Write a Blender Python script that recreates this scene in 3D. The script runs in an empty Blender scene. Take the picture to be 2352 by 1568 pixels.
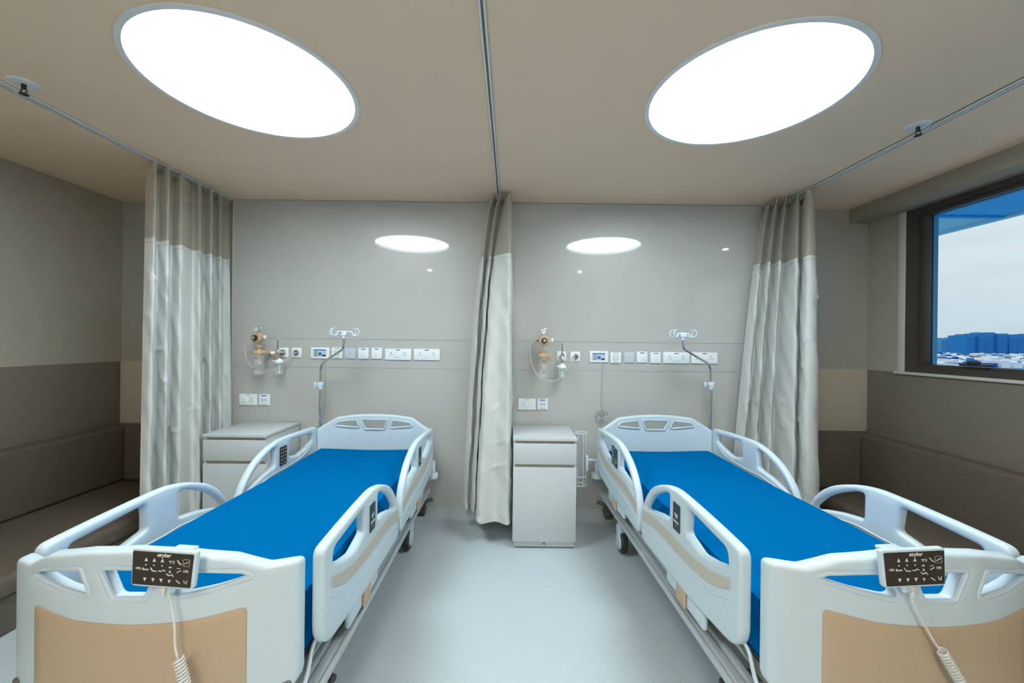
import bpy, bmesh, math, random
from mathutils import Vector, Matrix
random.seed(7)
SC = bpy.context.scene
C = SC.collection
PI = math.pi

# ------------------------------------------------------------------ camera, world, exposure
F = 910.0; CAMZ = 1.55; ROLL = 0.0115; VPX = 1174.0
cam_d = bpy.data.cameras.new('camera'); cam = bpy.data.objects.new('camera', cam_d); C.objects.link(cam)
cam_d.sensor_width = 36; cam_d.lens = 36 * F / 2352; cam_d.clip_start = 0.03; cam_d.clip_end = 8000
cam_d.shift_x = (1176 - VPX) / 2352
cam.location = (0, 0, CAMZ)
cam.rotation_euler = (Matrix.Rotation(PI / 2, 3, 'X') @ Matrix.Rotation(ROLL, 3, 'Z')).to_euler()
SC.camera = cam
vs = SC.view_settings
vs.view_transform = 'Standard'; vs.look = 'None'; vs.gamma = 1; vs.use_curve_mapping = False; vs.exposure = 0.0

DISC_W = 21.0          # radiance of the round ceiling luminaires
DISC_COL = (0.80, 0.94, 1.0)
SPOT_W = 150.0
FILL_W = 21.0  # radiance of the fill panels added behind the view
FILL_COL = (1.0, 0.94, 0.86)


def lin(c):
    c = c / 255.0
    return c / 12.92 if c <= 0.04045 else ((c + 0.055) / 1.055) ** 2.4


def rgb(r, g, b):
    return (lin(r), lin(g), lin(b), 1)


w = bpy.data.worlds.new('sky'); SC.world = w; w.use_nodes = True
nt = w.node_tree; nt.nodes.clear()
out = nt.nodes.new('ShaderNodeOutputWorld'); bg = nt.nodes.new('ShaderNodeBackground')
tc = nt.nodes.new('ShaderNodeTexCoord'); mp = nt.nodes.new('ShaderNodeMapping'); nz = nt.nodes.new('ShaderNodeTexNoise')
sep = nt.nodes.new('ShaderNodeSeparateXYZ'); cr = nt.nodes.new('ShaderNodeValToRGB'); mx = nt.nodes.new('ShaderNodeMixRGB')
mp.inputs['Scale'].default_value = (2, 2, 9); nz.inputs['Scale'].default_value = 2.2; nz.inputs['Detail'].default_value = 5
nt.links.new(tc.outputs['Generated'], mp.inputs['Vector']); nt.links.new(mp.outputs['Vector'], nz.inputs['Vector'])
nt.links.new(tc.outputs['Generated'], sep.inputs[0]); nt.links.new(sep.outputs['Z'], cr.inputs[0])
cr.color_ramp.elements[0].position = 0.0; cr.color_ramp.elements[0].color = rgb(196, 214, 222)
cr.color_ramp.elements[1].position = 0.35; cr.color_ramp.elements[1].color = rgb(226, 237, 243)
mx.blend_type = 'MULTIPLY'; mx.inputs['Fac'].default_value = 0.35
cr2 = nt.nodes.new('ShaderNodeValToRGB'); cr2.color_ramp.elements[0].position = 0.35; cr2.color_ramp.elements[0].color = (0.72, 0.78, 0.82, 1)
cr2.color_ramp.elements[1].position = 0.62
nt.links.new(nz.outputs['Fac'], cr2.inputs[0])
nt.links.new(cr.outputs[0], mx.inputs[1]); nt.links.new(cr2.outputs[0], mx.inputs[2]); nt.links.new(mx.outputs[0], bg.inputs['Color'])
bg.inputs['Strength'].default_value = 1.05
nt.links.new(bg.outputs[0], out.inputs[0])


# ------------------------------------------------------------------ helpers
def W(px, py, Y):
    """photo pixel + depth -> world point (used to take measurements of the place)"""
    u = px - VPX; v = py - 784
    u2 = u + ROLL * v; v2 = v - ROLL * u
    return Vector((u2 / F * Y, Y, CAMZ - v2 / F * Y))


def mat(name, col, rough=0.5, metal=0.0, spec=0.5, noise=0.0, nscale=60, bump=0.0, bscale=200, coat=0.0, coat_r=0.1,
        emit=None, estr=0.0, trans=0.0, ior=1.45, wave=None, alpha=1.0, sheen=0.0):
    m = bpy.data.materials.new(name); m.use_nodes = True
    t = m.node_tree; b = t.nodes['Principled BSDF']
    b.inputs['Base Color'].default_value = col; b.inputs['Roughness'].default_value = rough
    b.inputs['Metallic'].default_value = metal; b.inputs['Specular IOR Level'].default_value = spec
    b.inputs['Coat Weight'].default_value = coat; b.inputs['Coat Roughness'].default_value = coat_r
    b.inputs['Transmission Weight'].default_value = trans; b.inputs['IOR'].default_value = ior
    b.inputs['Alpha'].default_value = alpha
    b.inputs['Sheen Weight'].default_value = sheen
    if emit:
        b.inputs['Emission Color'].default_value = emit; b.inputs['Emission Strength'].default_value = estr
    if noise or bump:
        tc = t.nodes.new('ShaderNodeTexCoord')
    if noise:
        n = t.nodes.new('ShaderNodeTexNoise'); n.inputs['Scale'].default_value = nscale; n.inputs['Detail'].default_value = 3
        t.links.new(tc.outputs['Object'], n.inputs['Vector'])
        r = t.nodes.new('ShaderNodeMapRange'); r.inputs['To Min'].default_value = 1 - noise; r.inputs['To Max'].default_value = 1 + noise
        r.inputs['From Min'].default_value = 0.3; r.inputs['From Max'].default_value = 0.7
        t.links.new(n.outputs['Fac'], r.inputs['Value'])
        h = t.nodes.new('ShaderNodeVectorMath'); h.operation = 'SCALE'; h.inputs[0].default_value = col[:3]
        t.links.new(r.outputs[0], h.inputs['Scale']); t.links.new(h.outputs[0], b.inputs['Base Color'])
    if bump:
        n2 = t.nodes.new('ShaderNodeTexNoise'); n2.inputs['Scale'].default_value = bscale
        t.links.new(tc.outputs['Object'], n2.inputs['Vector'])
        bp = t.nodes.new('ShaderNodeBump'); bp.inputs['Strength'].default_value = bump; bp.inputs['Distance'].default_value = 0.002
        t.links.new(n2.outputs['Fac'], bp.inputs['Height']); t.links.new(bp.outputs[0], b.inputs['Normal'])
    return m


M = {}
M['panel'] = mat('glossy_wall_panel', rgb(187, 187, 182), 0.32, coat=1.0, coat_r=0.035, noise=0.012, nscale=3)
M['wall_grey'] = mat('grey_wall_paint', rgb(172, 166, 152), 0.6, noise=0.03, nscale=40)
M['wall_recess'] = mat('recess_wall_paint', rgb(172, 170, 160), 0.45, coat=0.6, coat_r=0.25, noise=0.02, nscale=30)
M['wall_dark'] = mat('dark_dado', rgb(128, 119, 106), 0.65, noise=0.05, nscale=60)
M['dado_light'] = mat('pale_dado', rgb(196, 188, 170), 0.5, noise=0.04, nscale=80)
M['ceiling'] = mat('ceiling_paint', rgb(250, 222, 192), 0.85, noise=0.01, nscale=50)
M['bulk'] = mat('bulkhead_paint', rgb(165, 158, 142), 0.7, noise=0.01)
M['seam'] = mat('panel_seam', rgb(150, 146, 138), 0.7)
M['white'] = mat('white_plastic', rgb(226, 228, 224), 0.32, noise=0.008, nscale=20, bump=0.04, bscale=500)
M['rail'] = mat('moulded_white_plastic', rgb(203, 219, 226), 0.3, noise=0.008, nscale=15)
M['plate'] = mat('plate_white', rgb(236, 241, 243), 0.3)
M['plate_grey'] = mat('plate_grey', rgb(196, 208, 212), 0.35)
M['tan'] = mat('tan_laminate', rgb(192, 170, 142), 0.5, noise=0.03, nscale=120)
M['stripe'] = mat('beige_stripe', rgb(196, 191, 178), 0.5, noise=0.03, nscale=150)
M['sheet'] = mat('blue_sheet', rgb(2, 99, 158), 0.95, spec=0.0, noise=0.03, nscale=300, bump=0.1, bscale=400)
M['darkblue'] = mat('mattress_base_blue', rgb(25, 60, 95), 0.7, noise=0.08, nscale=80)
M['black'] = mat('black_plastic', rgb(58, 55, 52), 0.45)
M['screen'] = mat('control_face', rgb(62, 58, 54), 0.6, spec=0.2)
M['navy'] = mat('label_face', rgb(42, 62, 78), 0.5)
M['print'] = mat('printed_white', rgb(225, 218, 205), 0.6)
M['print_dark'] = mat('printed_dark', rgb(45, 55, 70), 0.6)
M['chrome'] = mat('chrome', rgb(215, 215, 215), 0.1, metal=1.0)
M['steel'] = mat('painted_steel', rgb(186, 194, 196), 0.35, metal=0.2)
M['steel_dark'] = mat('dark_steel', rgb(120, 118, 112), 0.45, metal=0.2)  # darker, warmer grey than the painted steel
M['sofa'] = mat('brown_leather', rgb(98, 89, 78), 0.55, noise=0.08, nscale=25, bump=0.1, bscale=120)
M['track'] = mat('aluminium_track', rgb(240, 242, 240), 0.35)
M['frame'] = mat('window_frame_dark', rgb(72, 66, 60), 0.4)
M['jamb'] = mat('sky_tinted_reveal', rgb(70, 140, 180), 0.5)  # sky light on the outer reveal, put into its blue base colour
M['trimw'] = mat('pale_window_trim', rgb(205, 203, 196), 0.45)
M['cabinet'] = mat('cabinet_laminate', rgb(200, 206, 208), 0.32, noise=0.01, nscale=8)
M['cab_in'] = mat('cabinet_recess', rgb(176, 166, 150), 0.5)
M['blue'] = mat('blue_print', rgb(20, 120, 200), 0.5)
M['purple'] = mat('purple_print', rgb(110, 60, 120), 0.5)
M['orange'] = mat('tan_print', rgb(196, 160, 120), 0.5)
M['ltblue'] = mat('pale_blue_plastic', rgb(212, 228, 236), 0.35)
M['clear'] = mat('clear_polycarbonate', (0.9, 0.94, 0.95, 1), 0.08, spec=0.8, alpha=0.12)
M['hose'] = mat('clear_hose', rgb(226, 220, 206), 0.25, alpha=0.55)
M['glass'] = mat('window_glass', (1, 1, 1, 1), 0.0, trans=1.0, ior=1.02)
M['bldg'] = mat('distant_tower', rgb(48, 140, 200), 0.8)
M['bldg2'] = mat('distant_tower_pale', rgb(90, 165, 205), 0.8)
M['bwin'] = mat('tower_windows', rgb(12, 105, 185), 0.6)
M['canopy'] = mat('blue_louvre', rgb(30, 145, 215), 0.6)
M['canopy2'] = mat('canopy_beam', rgb(110, 180, 215), 0.6)
M['disc'] = mat('diffuser', rgb(235, 248, 255), 0.5, emit=(*DISC_COL, 1), estr=DISC_W)
M['spot'] = mat('spot_lamp', rgb(255, 240, 225), 0.5, emit=(1.0, 0.9, 0.78, 1), estr=SPOT_W)
M['rear_fill'] = mat('warm_fill_diffuser', rgb(255, 235, 215), 0.5, emit=(*FILL_COL, 1), estr=FILL_W)  # glow of the added rear panels, brightens the footboards and floor
M['beige_pl'] = mat('beige_enamel', rgb(206, 172, 134), 0.4)


def floor_mat():
    m = mat('speckled_vinyl', rgb(196, 208, 212), 0.42)
    t = m.node_tree; b = t.nodes['Principled BSDF']
    tc = t.nodes.new('ShaderNodeTexCoord')
    v = t.nodes.new('ShaderNodeTexNoise'); v.inputs['Scale'].default_value = 260; v.inputs['Detail'].default_value = 2
    t.links.new(tc.outputs['Object'], v.inputs['Vector'])
    r = t.nodes.new('ShaderNodeValToRGB'); e = r.color_ramp.elements
    e[0].position = 0.30; e[0].color = rgb(150, 160, 164); e[1].position = 0.42; e[1].color = rgb(192, 203, 208)
    x = e.new(0.70); x.color = rgb(196, 206, 211); y = e.new(0.78); y.color = rgb(226, 232, 233)
    t.links.new(v.outputs['Fac'], r.inputs[0]); t.links.new(r.outputs[0], b.inputs['Base Color'])
    return m


M['floor'] = floor_mat()


def cloth_mat(name, col, mesh=False):
    m = mat(name, col, 0.75, sheen=0.3)
    t = m.node_tree; b = t.nodes['Principled BSDF']
    uv = t.nodes.new('ShaderNodeUVMap')
    s = t.nodes.new('ShaderNodeSeparateXYZ'); t.links.new(uv.outputs[0], s.inputs[0])

    def mth(op, a, bb=None, c=None):
        n = t.nodes.new('ShaderNodeMath'); n.operation = op
        for i, x in enumerate((a, bb, c)):
            if x is None: continue
            if isinstance(x, (int, float)): n.inputs[i].default_value = x
            else: t.links.new(x, n.inputs[i])
        return n.outputs[0]
    if not mesh:   # herringbone twill
        zz = mth('PINGPONG', s.outputs['X'], 0.008)
        ph = mth('ADD', zz, s.outputs['Y'])
        wv = mth('SINE', mth('MULTIPLY', ph, 2 * PI / 0.0055))
        r = mth('MULTIPLY_ADD', wv, 0.05, 0.97)
        h = t.nodes.new('ShaderNodeVectorMath'); h.operation = 'SCALE'; h.inputs[0].default_value = col[:3]
        t.links.new(r, h.inputs['Scale']); t.links.new(h.outputs[0], b.inputs['Base Color'])
        bp = t.nodes.new('ShaderNodeBump'); bp.inputs['Strength'].default_value = 0.25; bp.inputs['Distance'].default_value = 0.0006
        t.links.new(wv, bp.inputs['Height']); t.links.new(bp.outputs[0], b.inputs['Normal'])
    else:          # net of small oval holes in staggered columns
        px_, py_ = 0.0095, 0.0085
        cx = mth('DIVIDE', s.outputs['X'], px_)
        col_i = mth('FLOOR', cx)
        odd = mth('MULTIPLY', mth('MODULO', mth('ABSOLUTE', col_i), 2.0), 0.5)
        fx = mth('SUBTRACT', mth('FRACT', cx), 0.5)
        fy = mth('SUBTRACT', mth('FRACT', mth('ADD', mth('DIVIDE', s.outputs['Y'], py_), odd)), 0.5)
        d = mth('ADD', mth('MULTIPLY', fx, fx), mth('MULTIPLY', fy, fy))
        hole = mth('LESS_THAN', d, 0.095)
        a = mth('SUBTRACT', 1.0, hole)
        t.links.new(a, b.inputs['Alpha'])
    return m


M['cloth'] = cloth_mat('curtain_twill', rgb(207, 210, 206))
M['net'] = cloth_mat('curtain_net', rgb(176, 168, 150), True)
M['tape'] = mat('curtain_tape', rgb(184, 178, 160), 0.7)


def empty(name, loc=(0, 0, 0), rz=0, rot=None):
    o = bpy.data.objects.new(name, None); C.objects.link(o); o.location = loc
    o.rotation_euler = rot if rot else (0, 0, rz)
    o.empty_display_size = 0.1
    return o


def tag(o, label=None, cat=None, group=None, kind=None):
    if label: o['label'] = label
    if cat: o['category'] = cat
    if group: o['group'] = group
    if kind: o['kind'] = kind
    return o


def put(name, bm, m, parent=None, smooth=35, loc=None):
    me = bpy.data.meshes.new(name)
    if isinstance(bm, bpy.types.Mesh):
        me = bm; me.name = name
    else:
        bmesh.ops.recalc_face_normals(bm, faces=bm.faces)
        bm.to_mesh(me); bm.free()
    for mm in (m if isinstance(m, (list, tuple)) else [m]):
        me.materials.append(M[mm] if isinstance(mm, str) else mm)
    if smooth:
        me.polygons.foreach_set('use_smooth', [True] * len(me.polygons)); me.set_sharp_from_angle(angle=math.radians(smooth))
    o = bpy.data.objects.new(name, me); C.objects.link(o)
    if parent: o.parent = parent
    if loc: o.location = loc
    return o


def B():
    return bmesh.new()


def merge(bm, tmp, mtx=None):
    if mtx is not None: bmesh.ops.transform(tmp, matrix=mtx, verts=tmp.verts)
    me = bpy.data.meshes.new('tmp'); tmp.to_mesh(me); tmp.free(); bm.from_mesh(me); bpy.data.meshes.remove(me)
    return bm


def box(bm, x0, x1, y0, y1, z0, z1, bev=0, seg=2, mtx=None):
    t = bmesh.new()
    bmesh.ops.create_cube(t, size=1)
    for v in t.verts:
        v.co = Vector(((x0 + x1) / 2 + v.co.x * (x1 - x0), (y0 + y1) / 2 + v.co.y * (y1 - y0), (z0 + z1) / 2 + v.co.z * (z1 - z0)))
    if bev:
        bmesh.ops.bevel(t, geom=list(t.edges), offset=bev, segments=seg, affect='EDGES', profile=0.5, clamp_overlap=True)
    return merge(bm, t, mtx)


def cyl(bm, p0, p1, r0, r1=None, seg=24, bev=0):
    p0 = Vector(p0); p1 = Vector(p1); r1 = r0 if r1 is None else r1
    t = bmesh.new()
    d = p1 - p0
    bmesh.ops.create_cone(t, cap_ends=True, segments=seg, radius1=r0, radius2=r1, depth=d.length)
    if bev:
        es = [e for e in t.edges if len(e.link_faces) == 2 and any(len(f.verts) > 4 for f in e.link_faces)]
        bmesh.ops.bevel(t, geom=es, offset=bev, segments=2, affect='EDGES', profile=0.5)
    q = d.to_track_quat('Z', 'Y').to_matrix().to_4x4()
    return merge(bm, t, Matrix.Translation((p0 + p1) / 2) @ q)


def sphere(bm, c, r, sx=1, sy=1, sz=1, seg=20):
    t = bmesh.new(); bmesh.ops.create_uvsphere(t, u_segments=seg, v_segments=seg // 2, radius=r)
    return merge(bm, t, Matrix.Translation(c) @ Matrix.Diagonal((sx, sy, sz, 1)))


def smoothpts(pts, n=8, closed=False):
    P = [Vector(p) for p in pts]; N = len(P); out = []
    rng = range(N if closed else N - 1)
    for i in rng:
        a = P[(i - 1) % N] if closed or i > 0 else P[0]
        b = P[i]; c = P[(i + 1) % N]
        d = P[(i + 2) % N] if closed or i + 2 < N else P[-1]
        for k in range(n):
            t = k / n
            out.append(0.5 * ((2 * b) + (c - a) * t + (2 * a - 5 * b + 4 * c - d) * t * t + (3 * b - a - 3 * c + d) * t ** 3))
    if not closed: out.append(P[-1])
    return out


def tube(bm, pts, r, seg=10, closed=False):
    P = [Vector(p) for p in pts]; n = len(P)
    rings = []; up = None
    for i in range(n):
        if closed: tg = (P[(i + 1) % n] - P[i - 1]).normalized()
        else: tg = (P[min(i + 1, n - 1)] - P[max(i - 1, 0)]).normalized()
        if up is None:
            up = tg.orthogonal().normalized()
        up = (up - tg * up.dot(tg))
        up = up.normalized() if up.length > 1e-6 else tg.orthogonal().normalized()
        s = tg.cross(up)
        rr = r[i] if isinstance(r, (list, tuple)) else r
        rings.append([bm.verts.new(P[i] + (up * math.cos(2 * PI * k / seg) + s * math.sin(2 * PI * k / seg)) * rr) for k in range(seg)])
    m = n if closed else n - 1
    for i in range(m):
        a = rings[i]; b = rings[(i + 1) % n]
        for k in range(seg):
            bm.faces.new((a[k], a[(k + 1) % seg], b[(k + 1) % seg], b[k]))
    if not closed:
        bm.faces.new(rings[0][::-1]); bm.faces.new(rings[-1])
    return bm


def fillet(pts, n=6, closed=True):
    """pts: (a, b, r) corners -> list of 2D points with rounded corners"""
    out = []; N = len(pts)
    for i in range(N):
        p = Vector(pts[i][:2]); r = pts[i][2]
        a = Vector(pts[(i - 1) % N][:2]); b = Vector(pts[(i + 1) % N][:2])
        if r <= 0: out.append(p); continue
        da = (a - p); db = (b - p); la = da.length; lb = db.length; da.normalize(); db.normalize()
        ang = da.angle(db); tl = min(r / math.tan(ang / 2), la * 0.49, lb * 0.49)
        s = p + da * tl; e = p + db * tl
        for k in range(n + 1):
            t = k / n
            out.append(s * (1 - t) ** 2 + p * 2 * t * (1 - t) + e * t * t)
    return out


def plate2d(loops, thick, bev, res=2, grid=.035):
    """flat shape with holes, rounded edges; returns a bmesh in XY with Z thickness"""
    def area(P): return sum(P[i - 1][0] * P[i][1] - P[i][0] * P[i - 1][1] for i in range(len(P))) / 2
    L = []
    for li, lp in enumerate(loops):
        P = []
        for p in lp:
            p = Vector((p[0], p[1]))
            if not P or (p - P[-1]).length > 4e-4: P.append(p)
        if (P[0] - P[-1]).length < 4e-4: P.pop()
        Q = []
        for i, p in enumerate(P):
            q = P[(i + 1) % len(P)]; n = max(1, int((q - p).length / grid))
            Q += [p.lerp(q, k / n) for k in range(n)]
        if (area(Q) > 0) != (li == 0): Q = Q[::-1]
        L.append(Q)
    N = []
    for Q in L:
        nn = []
        for i in range(len(Q)):
            a = (Q[i] - Q[i - 1]).normalized(); c = (Q[(i + 1) % len(Q)] - Q[i]).normalized()
            na = Vector((-a.y, a.x)); nc = Vector((-c.y, c.x)); m = (na + nc)
            m = m.normalized() if m.length > 1e-6 else na
            nn.append(m / max(m.dot(na), .5))
        N.append(nn)
    bm = bmesh.new(); h = thick / 2
    steps = []
    for k in range(res + 1 if bev > 0 else 1):
        a = k / max(res, 1) * PI / 2
        steps.append((bev * (1 - math.cos(a)), h - bev + bev * math.sin(a)) if bev > 0 else (0, h))
    prof = [(d, -z) for d, z in steps[::-1]] + steps
    for Q, nn in zip(L, N):
        rings = [[bm.verts.new((q.x + n.x * d, q.y + n.y * d, z)) for q, n in zip(Q, nn)] for d, z in prof]
        for r0, r1 in zip(rings, rings[1:]):
            for i in range(len(Q)):
                j = (i + 1) % len(Q); bm.faces.new((r0[i], r0[j], r1[j], r1[i]))
    I = [[q + n * bev for q, n in zip(Q, nn)] for Q, nn in zip(L, N)]

    def inside(x, y):
        c = False
        for P in I:
            for i in range(len(P)):
                a, b_ = P[i - 1], P[i]
                if (a.y > y) != (b_.y > y) and x < (b_.x - a.x) * (y - a.y) / (b_.y - a.y) + a.x: c = not c
        return c
    V = [p for P in I for p in P]; E = []; o = 0
    for P in I:
        E += [(o + i, o + (i + 1) % len(P)) for i in range(len(P))]; o += len(P)
    xs = [p.x for p in V]; ys = [p.y for p in V]
    allp = V[:]
    if max(xs) - min(xs) > .2:
        x = min(xs) + grid
        while x < max(xs):
            y = min(ys) + grid
            while y < max(ys):
                if inside(x, y) and min((p.x - x) ** 2 + (p.y - y) ** 2 for p in allp) > (grid * .35) ** 2: V.append(Vector((x, y)))
                y += grid
            x += grid
    from mathutils.geometry import delaunay_2d_cdt
    vo, eo, fo, _, _, _ = delaunay_2d_cdt(V, E, [], 0, 1e-6)
    keep = [f for f in fo if inside(sum(vo[i].x for i in f) / len(f), sum(vo[i].y for i in f) / len(f))]
    for z in (h, -h):
        vv = [bm.verts.new((p.x, p.y, z)) for p in vo]
        for f in keep: bm.faces.new([vv[i] for i in (f if z > 0 else f[::-1])])
    bmesh.ops.remove_doubles(bm, verts=bm.verts, dist=2e-5)
    bmesh.ops.delete(bm, geom=[v for v in bm.verts if not v.link_faces], context='VERTS')
    return bm


def text_bm(s, size, depth=0.0004, shear=0.0, bold=0.0):
    cu = bpy.data.curves.new('t', 'FONT'); cu.body = s; cu.size = size; cu.extrude = depth; cu.align_x = 'CENTER'; cu.align_y = 'CENTER'
    cu.shear = shear; cu.offset = bold; cu.resolution_u = 2
    o = bpy.data.objects.new('t', cu); C.objects.link(o)
    dg = bpy.context.evaluated_depsgraph_get(); dg.update()
    me = bpy.data.meshes.new_from_object(o.evaluated_get(dg))
    bpy.data.objects.remove(o); bpy.data.curves.remove(cu)
    bm = bmesh.new(); bm.from_mesh(me); bpy.data.meshes.remove(me)
    return bm


XZ = Matrix.Rotation(PI / 2, 4, 'X')          # XY shape -> stands upright, faces -Y


def struct(name, bm, m, smooth=0):
    return tag(put(name, bm, m, smooth=smooth), kind='structure')


# ------------------------------------------------------------------ room
CEIL = 2.756; WY = 3.44; RY = 3.53; XL = -3.47; XR = 3.17; BACK = -2.6
HX0, HX1 = -2.42, 2.16
b = B(); box(b, XL - .1, XR + .15, BACK - .1, RY + .1, -0.1, 0); struct('floor', b, 'floor')
LC = [(-1.25, 1.90), (1.135, 1.925)]; LR = 0.455
# ceiling with two round openings
outer = [(XL - .1, BACK - .1), (XR + .2, BACK - .1), (XR + .2, RY + .1), (XL - .1, RY + .1)]
loops = [outer] + [[(cx + LR * math.cos(2 * PI * k / 72), cy + LR * math.sin(2 * PI * k / 72)) for k in range(72)] for cx, cy in LC]
b = plate2d(loops, 0.1, 0.0)
bmesh.ops.translate(b, verts=b.verts, vec=(0, 0, CEIL + 0.05))
struct('ceiling', b, 'ceiling')
b = B(); box(b, XL - .1, XR + .2, RY, RY + .1, 0, CEIL); struct('wall_back', b, 'wall_recess')
b = B(); box(b, XL - .1, XL, BACK, RY, 0, CEIL); struct('wall_left', b, 'wall_grey')
b = B(); box(b, XL - .1, XR + .2, BACK - .1, BACK, 0, CEIL); struct('wall_front', b, 'white')
# right wall round the window opening (opening z 1.345..2.63, y 0.1..3.19)
WZ0, WZ1, WYa, WYb = 1.345, 2.63, -0.2, 3.185
b = B()
box(b, XR, XR + .1, BACK, RY, 0, WZ0); box(b, XR, XR + .1, BACK, RY, WZ1, CEIL)
box(b, XR, XR + .1, BACK, WYa, WZ0, WZ1); box(b, XR, XR + .1, WYb, RY, WZ0, WZ1)
struct('wall_right', b, 'wall_grey')
# raised head panel: three courses with fine gaps between
z1, z2 = 1.305, 1.553
for nm, a0, a1 in (('trim_1', 0.10, z1 - .001), ('trim_2', z1 + .001, z2 - .001), ('trim_3', z2 + .001, CEIL - .004)):
    b = B(); box(b, HX0, HX1, WY, RY, a0, a1); struct(nm, b, 'panel')
b = B(); box(b, HX0 + .002, HX1 - .002, WY + .004, RY, 0.1, CEIL - .001); struct('trim_4', b, 'seam')
b = B(); box(b, HX0 - .006, HX0, WY - .004, RY, 0.1, CEIL - .001); struct('trim_5', b, 'trimw')
# coved skirting
b = B()
prof = [(WY - .05, 0.0), (WY - .05, 0.003), (WY - .03, .006), (WY - .015, .018), (WY - .006, .035), (WY - .004, .104), (WY + .02, .104), (WY + .02, 0)]
va = [b.verts.new((HX0 - .01, y, z)) for y, z in prof]; vb = [b.verts.new((HX1, y, z)) for y, z in prof]
for i in range(len(prof)):
    j = (i + 1) % len(prof); b.faces.new((va[i], va[j], vb[j], vb[i]))
b.faces.new(va); b.faces.new(vb[::-1])
struct('baseboard_back', b, 'floor', smooth=50)
b = B(); box(b, HX0 - .01, HX1, WY - .006, WY, .104, .110); struct('trim_6', b, 'trimw')
# dado boards
b = B(); box(b, XL, HX0 - .01, RY - .018, RY, .79, 1.34, .003); struct('trim_7', b, 'dado_light', 30)
b = B(); box(b, HX1, XR, RY - .018, RY, .79, 1.34, .003); struct('trim_8', b, 'dado_light', 30)
b = B(); box(b, XR - .012, XR, BACK, RY - .02, .5, 1.335, .002); struct('trim_9', b, 'wall_dark', 30)
b = B(); box(b, XL, XL + .012, BACK, RY - .02, .5, 1.335, .002); struct('trim_10', b, 'wall_dark', 30)
# bulkhead over the window
b = B(); box(b, 3.0, XR, BACK, RY, CEIL - .118, CEIL); struct('trim_11', b, 'bulk')


# ------------------------------------------------------------------ window
win = empty('window_1', (XR, 1.5, WZ0)); tag(win, kind='structure')


def wl(bm, x0, x1, y0, y1, z0, z1, bev=.003):
    box(bm, x0 - XR, x1 - XR, y0 - 1.5, y1 - 1.5, z0 - WZ0, z1 - WZ0, bev)


b = B(); wl(b, XR - .012, XR, WYb, WYb + .055, WZ0 - .01, WZ1)
put('window_trim', b, 'trimw', win)
b = B(); wl(b, XR - .03, XR + .03, WYa - .05, WYb + .07, WZ0 - .022, WZ0)
put('window_sill', b, 'trimw', win)
b = B()
GY1, GZ0, GZ1, GY0 = 3.040, 1.412, 2.555, -.06
wl(b, XR - .004, XR + .07, GY1 + .05, WYb, WZ0 + .045, GZ1 + .03, 0); wl(b, XR - .004, XR + .07, WYa, GY0, WZ0 + .045, GZ1 + .03, 0)
wl(b, XR - .004, XR + .07, WYa, WYb, WZ0, WZ0 + .045, 0); wl(b, XR - .004, XR + .07, WYa, WYb, GZ1 + .03, WZ1, 0)
put('window_frame', b, 'frame', win)
b = B()
wl(b, XR + .012, XR + .065, GY1, GY1 + .06, GZ0 - .05, GZ1 + .05, .006); wl(b, XR + .012, XR + .065, GY0 - .04, GY0, GZ0 - .05, GZ1 + .05, .006)
wl(b, XR + .012, XR + .065, GY0, GY1, GZ0 - .055, GZ0, .006); wl(b, XR + .012, XR + .065, GY0, GY1, GZ1, GZ1 + .05, .006)
put('window_sash', b, 'frame', win)
b = B(); wl(b, XR + .052, XR + .058, GY0, GY1, GZ0, GZ1, 0)
put('window_pane', b, 'glass', win, smooth=0)
b = B()
wl(b, XR + .066, XR + .10, GY1 + .0, GY1 + .09, GZ0 - .06, GZ1 + .06, 0)
wl(b, XR + .066, XR + .10, GY0, GY1, GZ1 - .0, GZ1 + .07, 0)
put('outer_reveal', b, 'jamb', win, smooth=0)
b = B()
hy = W(2243, 838, 3.0).x
t0 = B(); yy = XR * F / (2243 - VPX) * 1.0
box(b, .0 - .03, .03, yy - 1.5 - .085, yy - 1.5 + .085, WZ0 * 0 + .073, .088, .007)
box(b, .0 - .045, .01, yy - 1.5 - .025, yy - 1.5 + .025, .085, .108, .01, 3)
put('window_handle', b, 'black', win)

# ------------------------------------------------------------------ ceiling lights
for i, (cx, cy) in enumerate(LC):
    side = 'over the left bed' if i == 0 else 'over the right bed beside the window'
    t = empty('ceiling_light', (cx, cy, CEIL)); tag(t, 'large round glowing ceiling light ' + side, 'ceiling light', 'round ceiling lights')
    b = B(); n = 72
    def ring(r, z): return [b.verts.new((r * math.cos(2 * PI * k / n), r * math.sin(2 * PI * k / n), z)) for k in range(n)]
    rs = [ring(LR + .022, -.004), ring(LR + .020, -.008), ring(LR - .002, -.008), ring(LR - .004, .028), ring(LR + .0, .03), ring(LR + .022, -.002)]
    for a, c in zip(rs, rs[1:] + rs[:1]):
        for k in range(n): b.faces.new((a[k], a[(k + 1) % n], c[(k + 1) % n], c[k]))
    put('frame', b, 'track', t)
    b = B(); cyl(b, (0, 0, .026), (0, 0, .034), LR - .003, seg=72); put('diffuser', b, 'disc', t)
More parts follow.
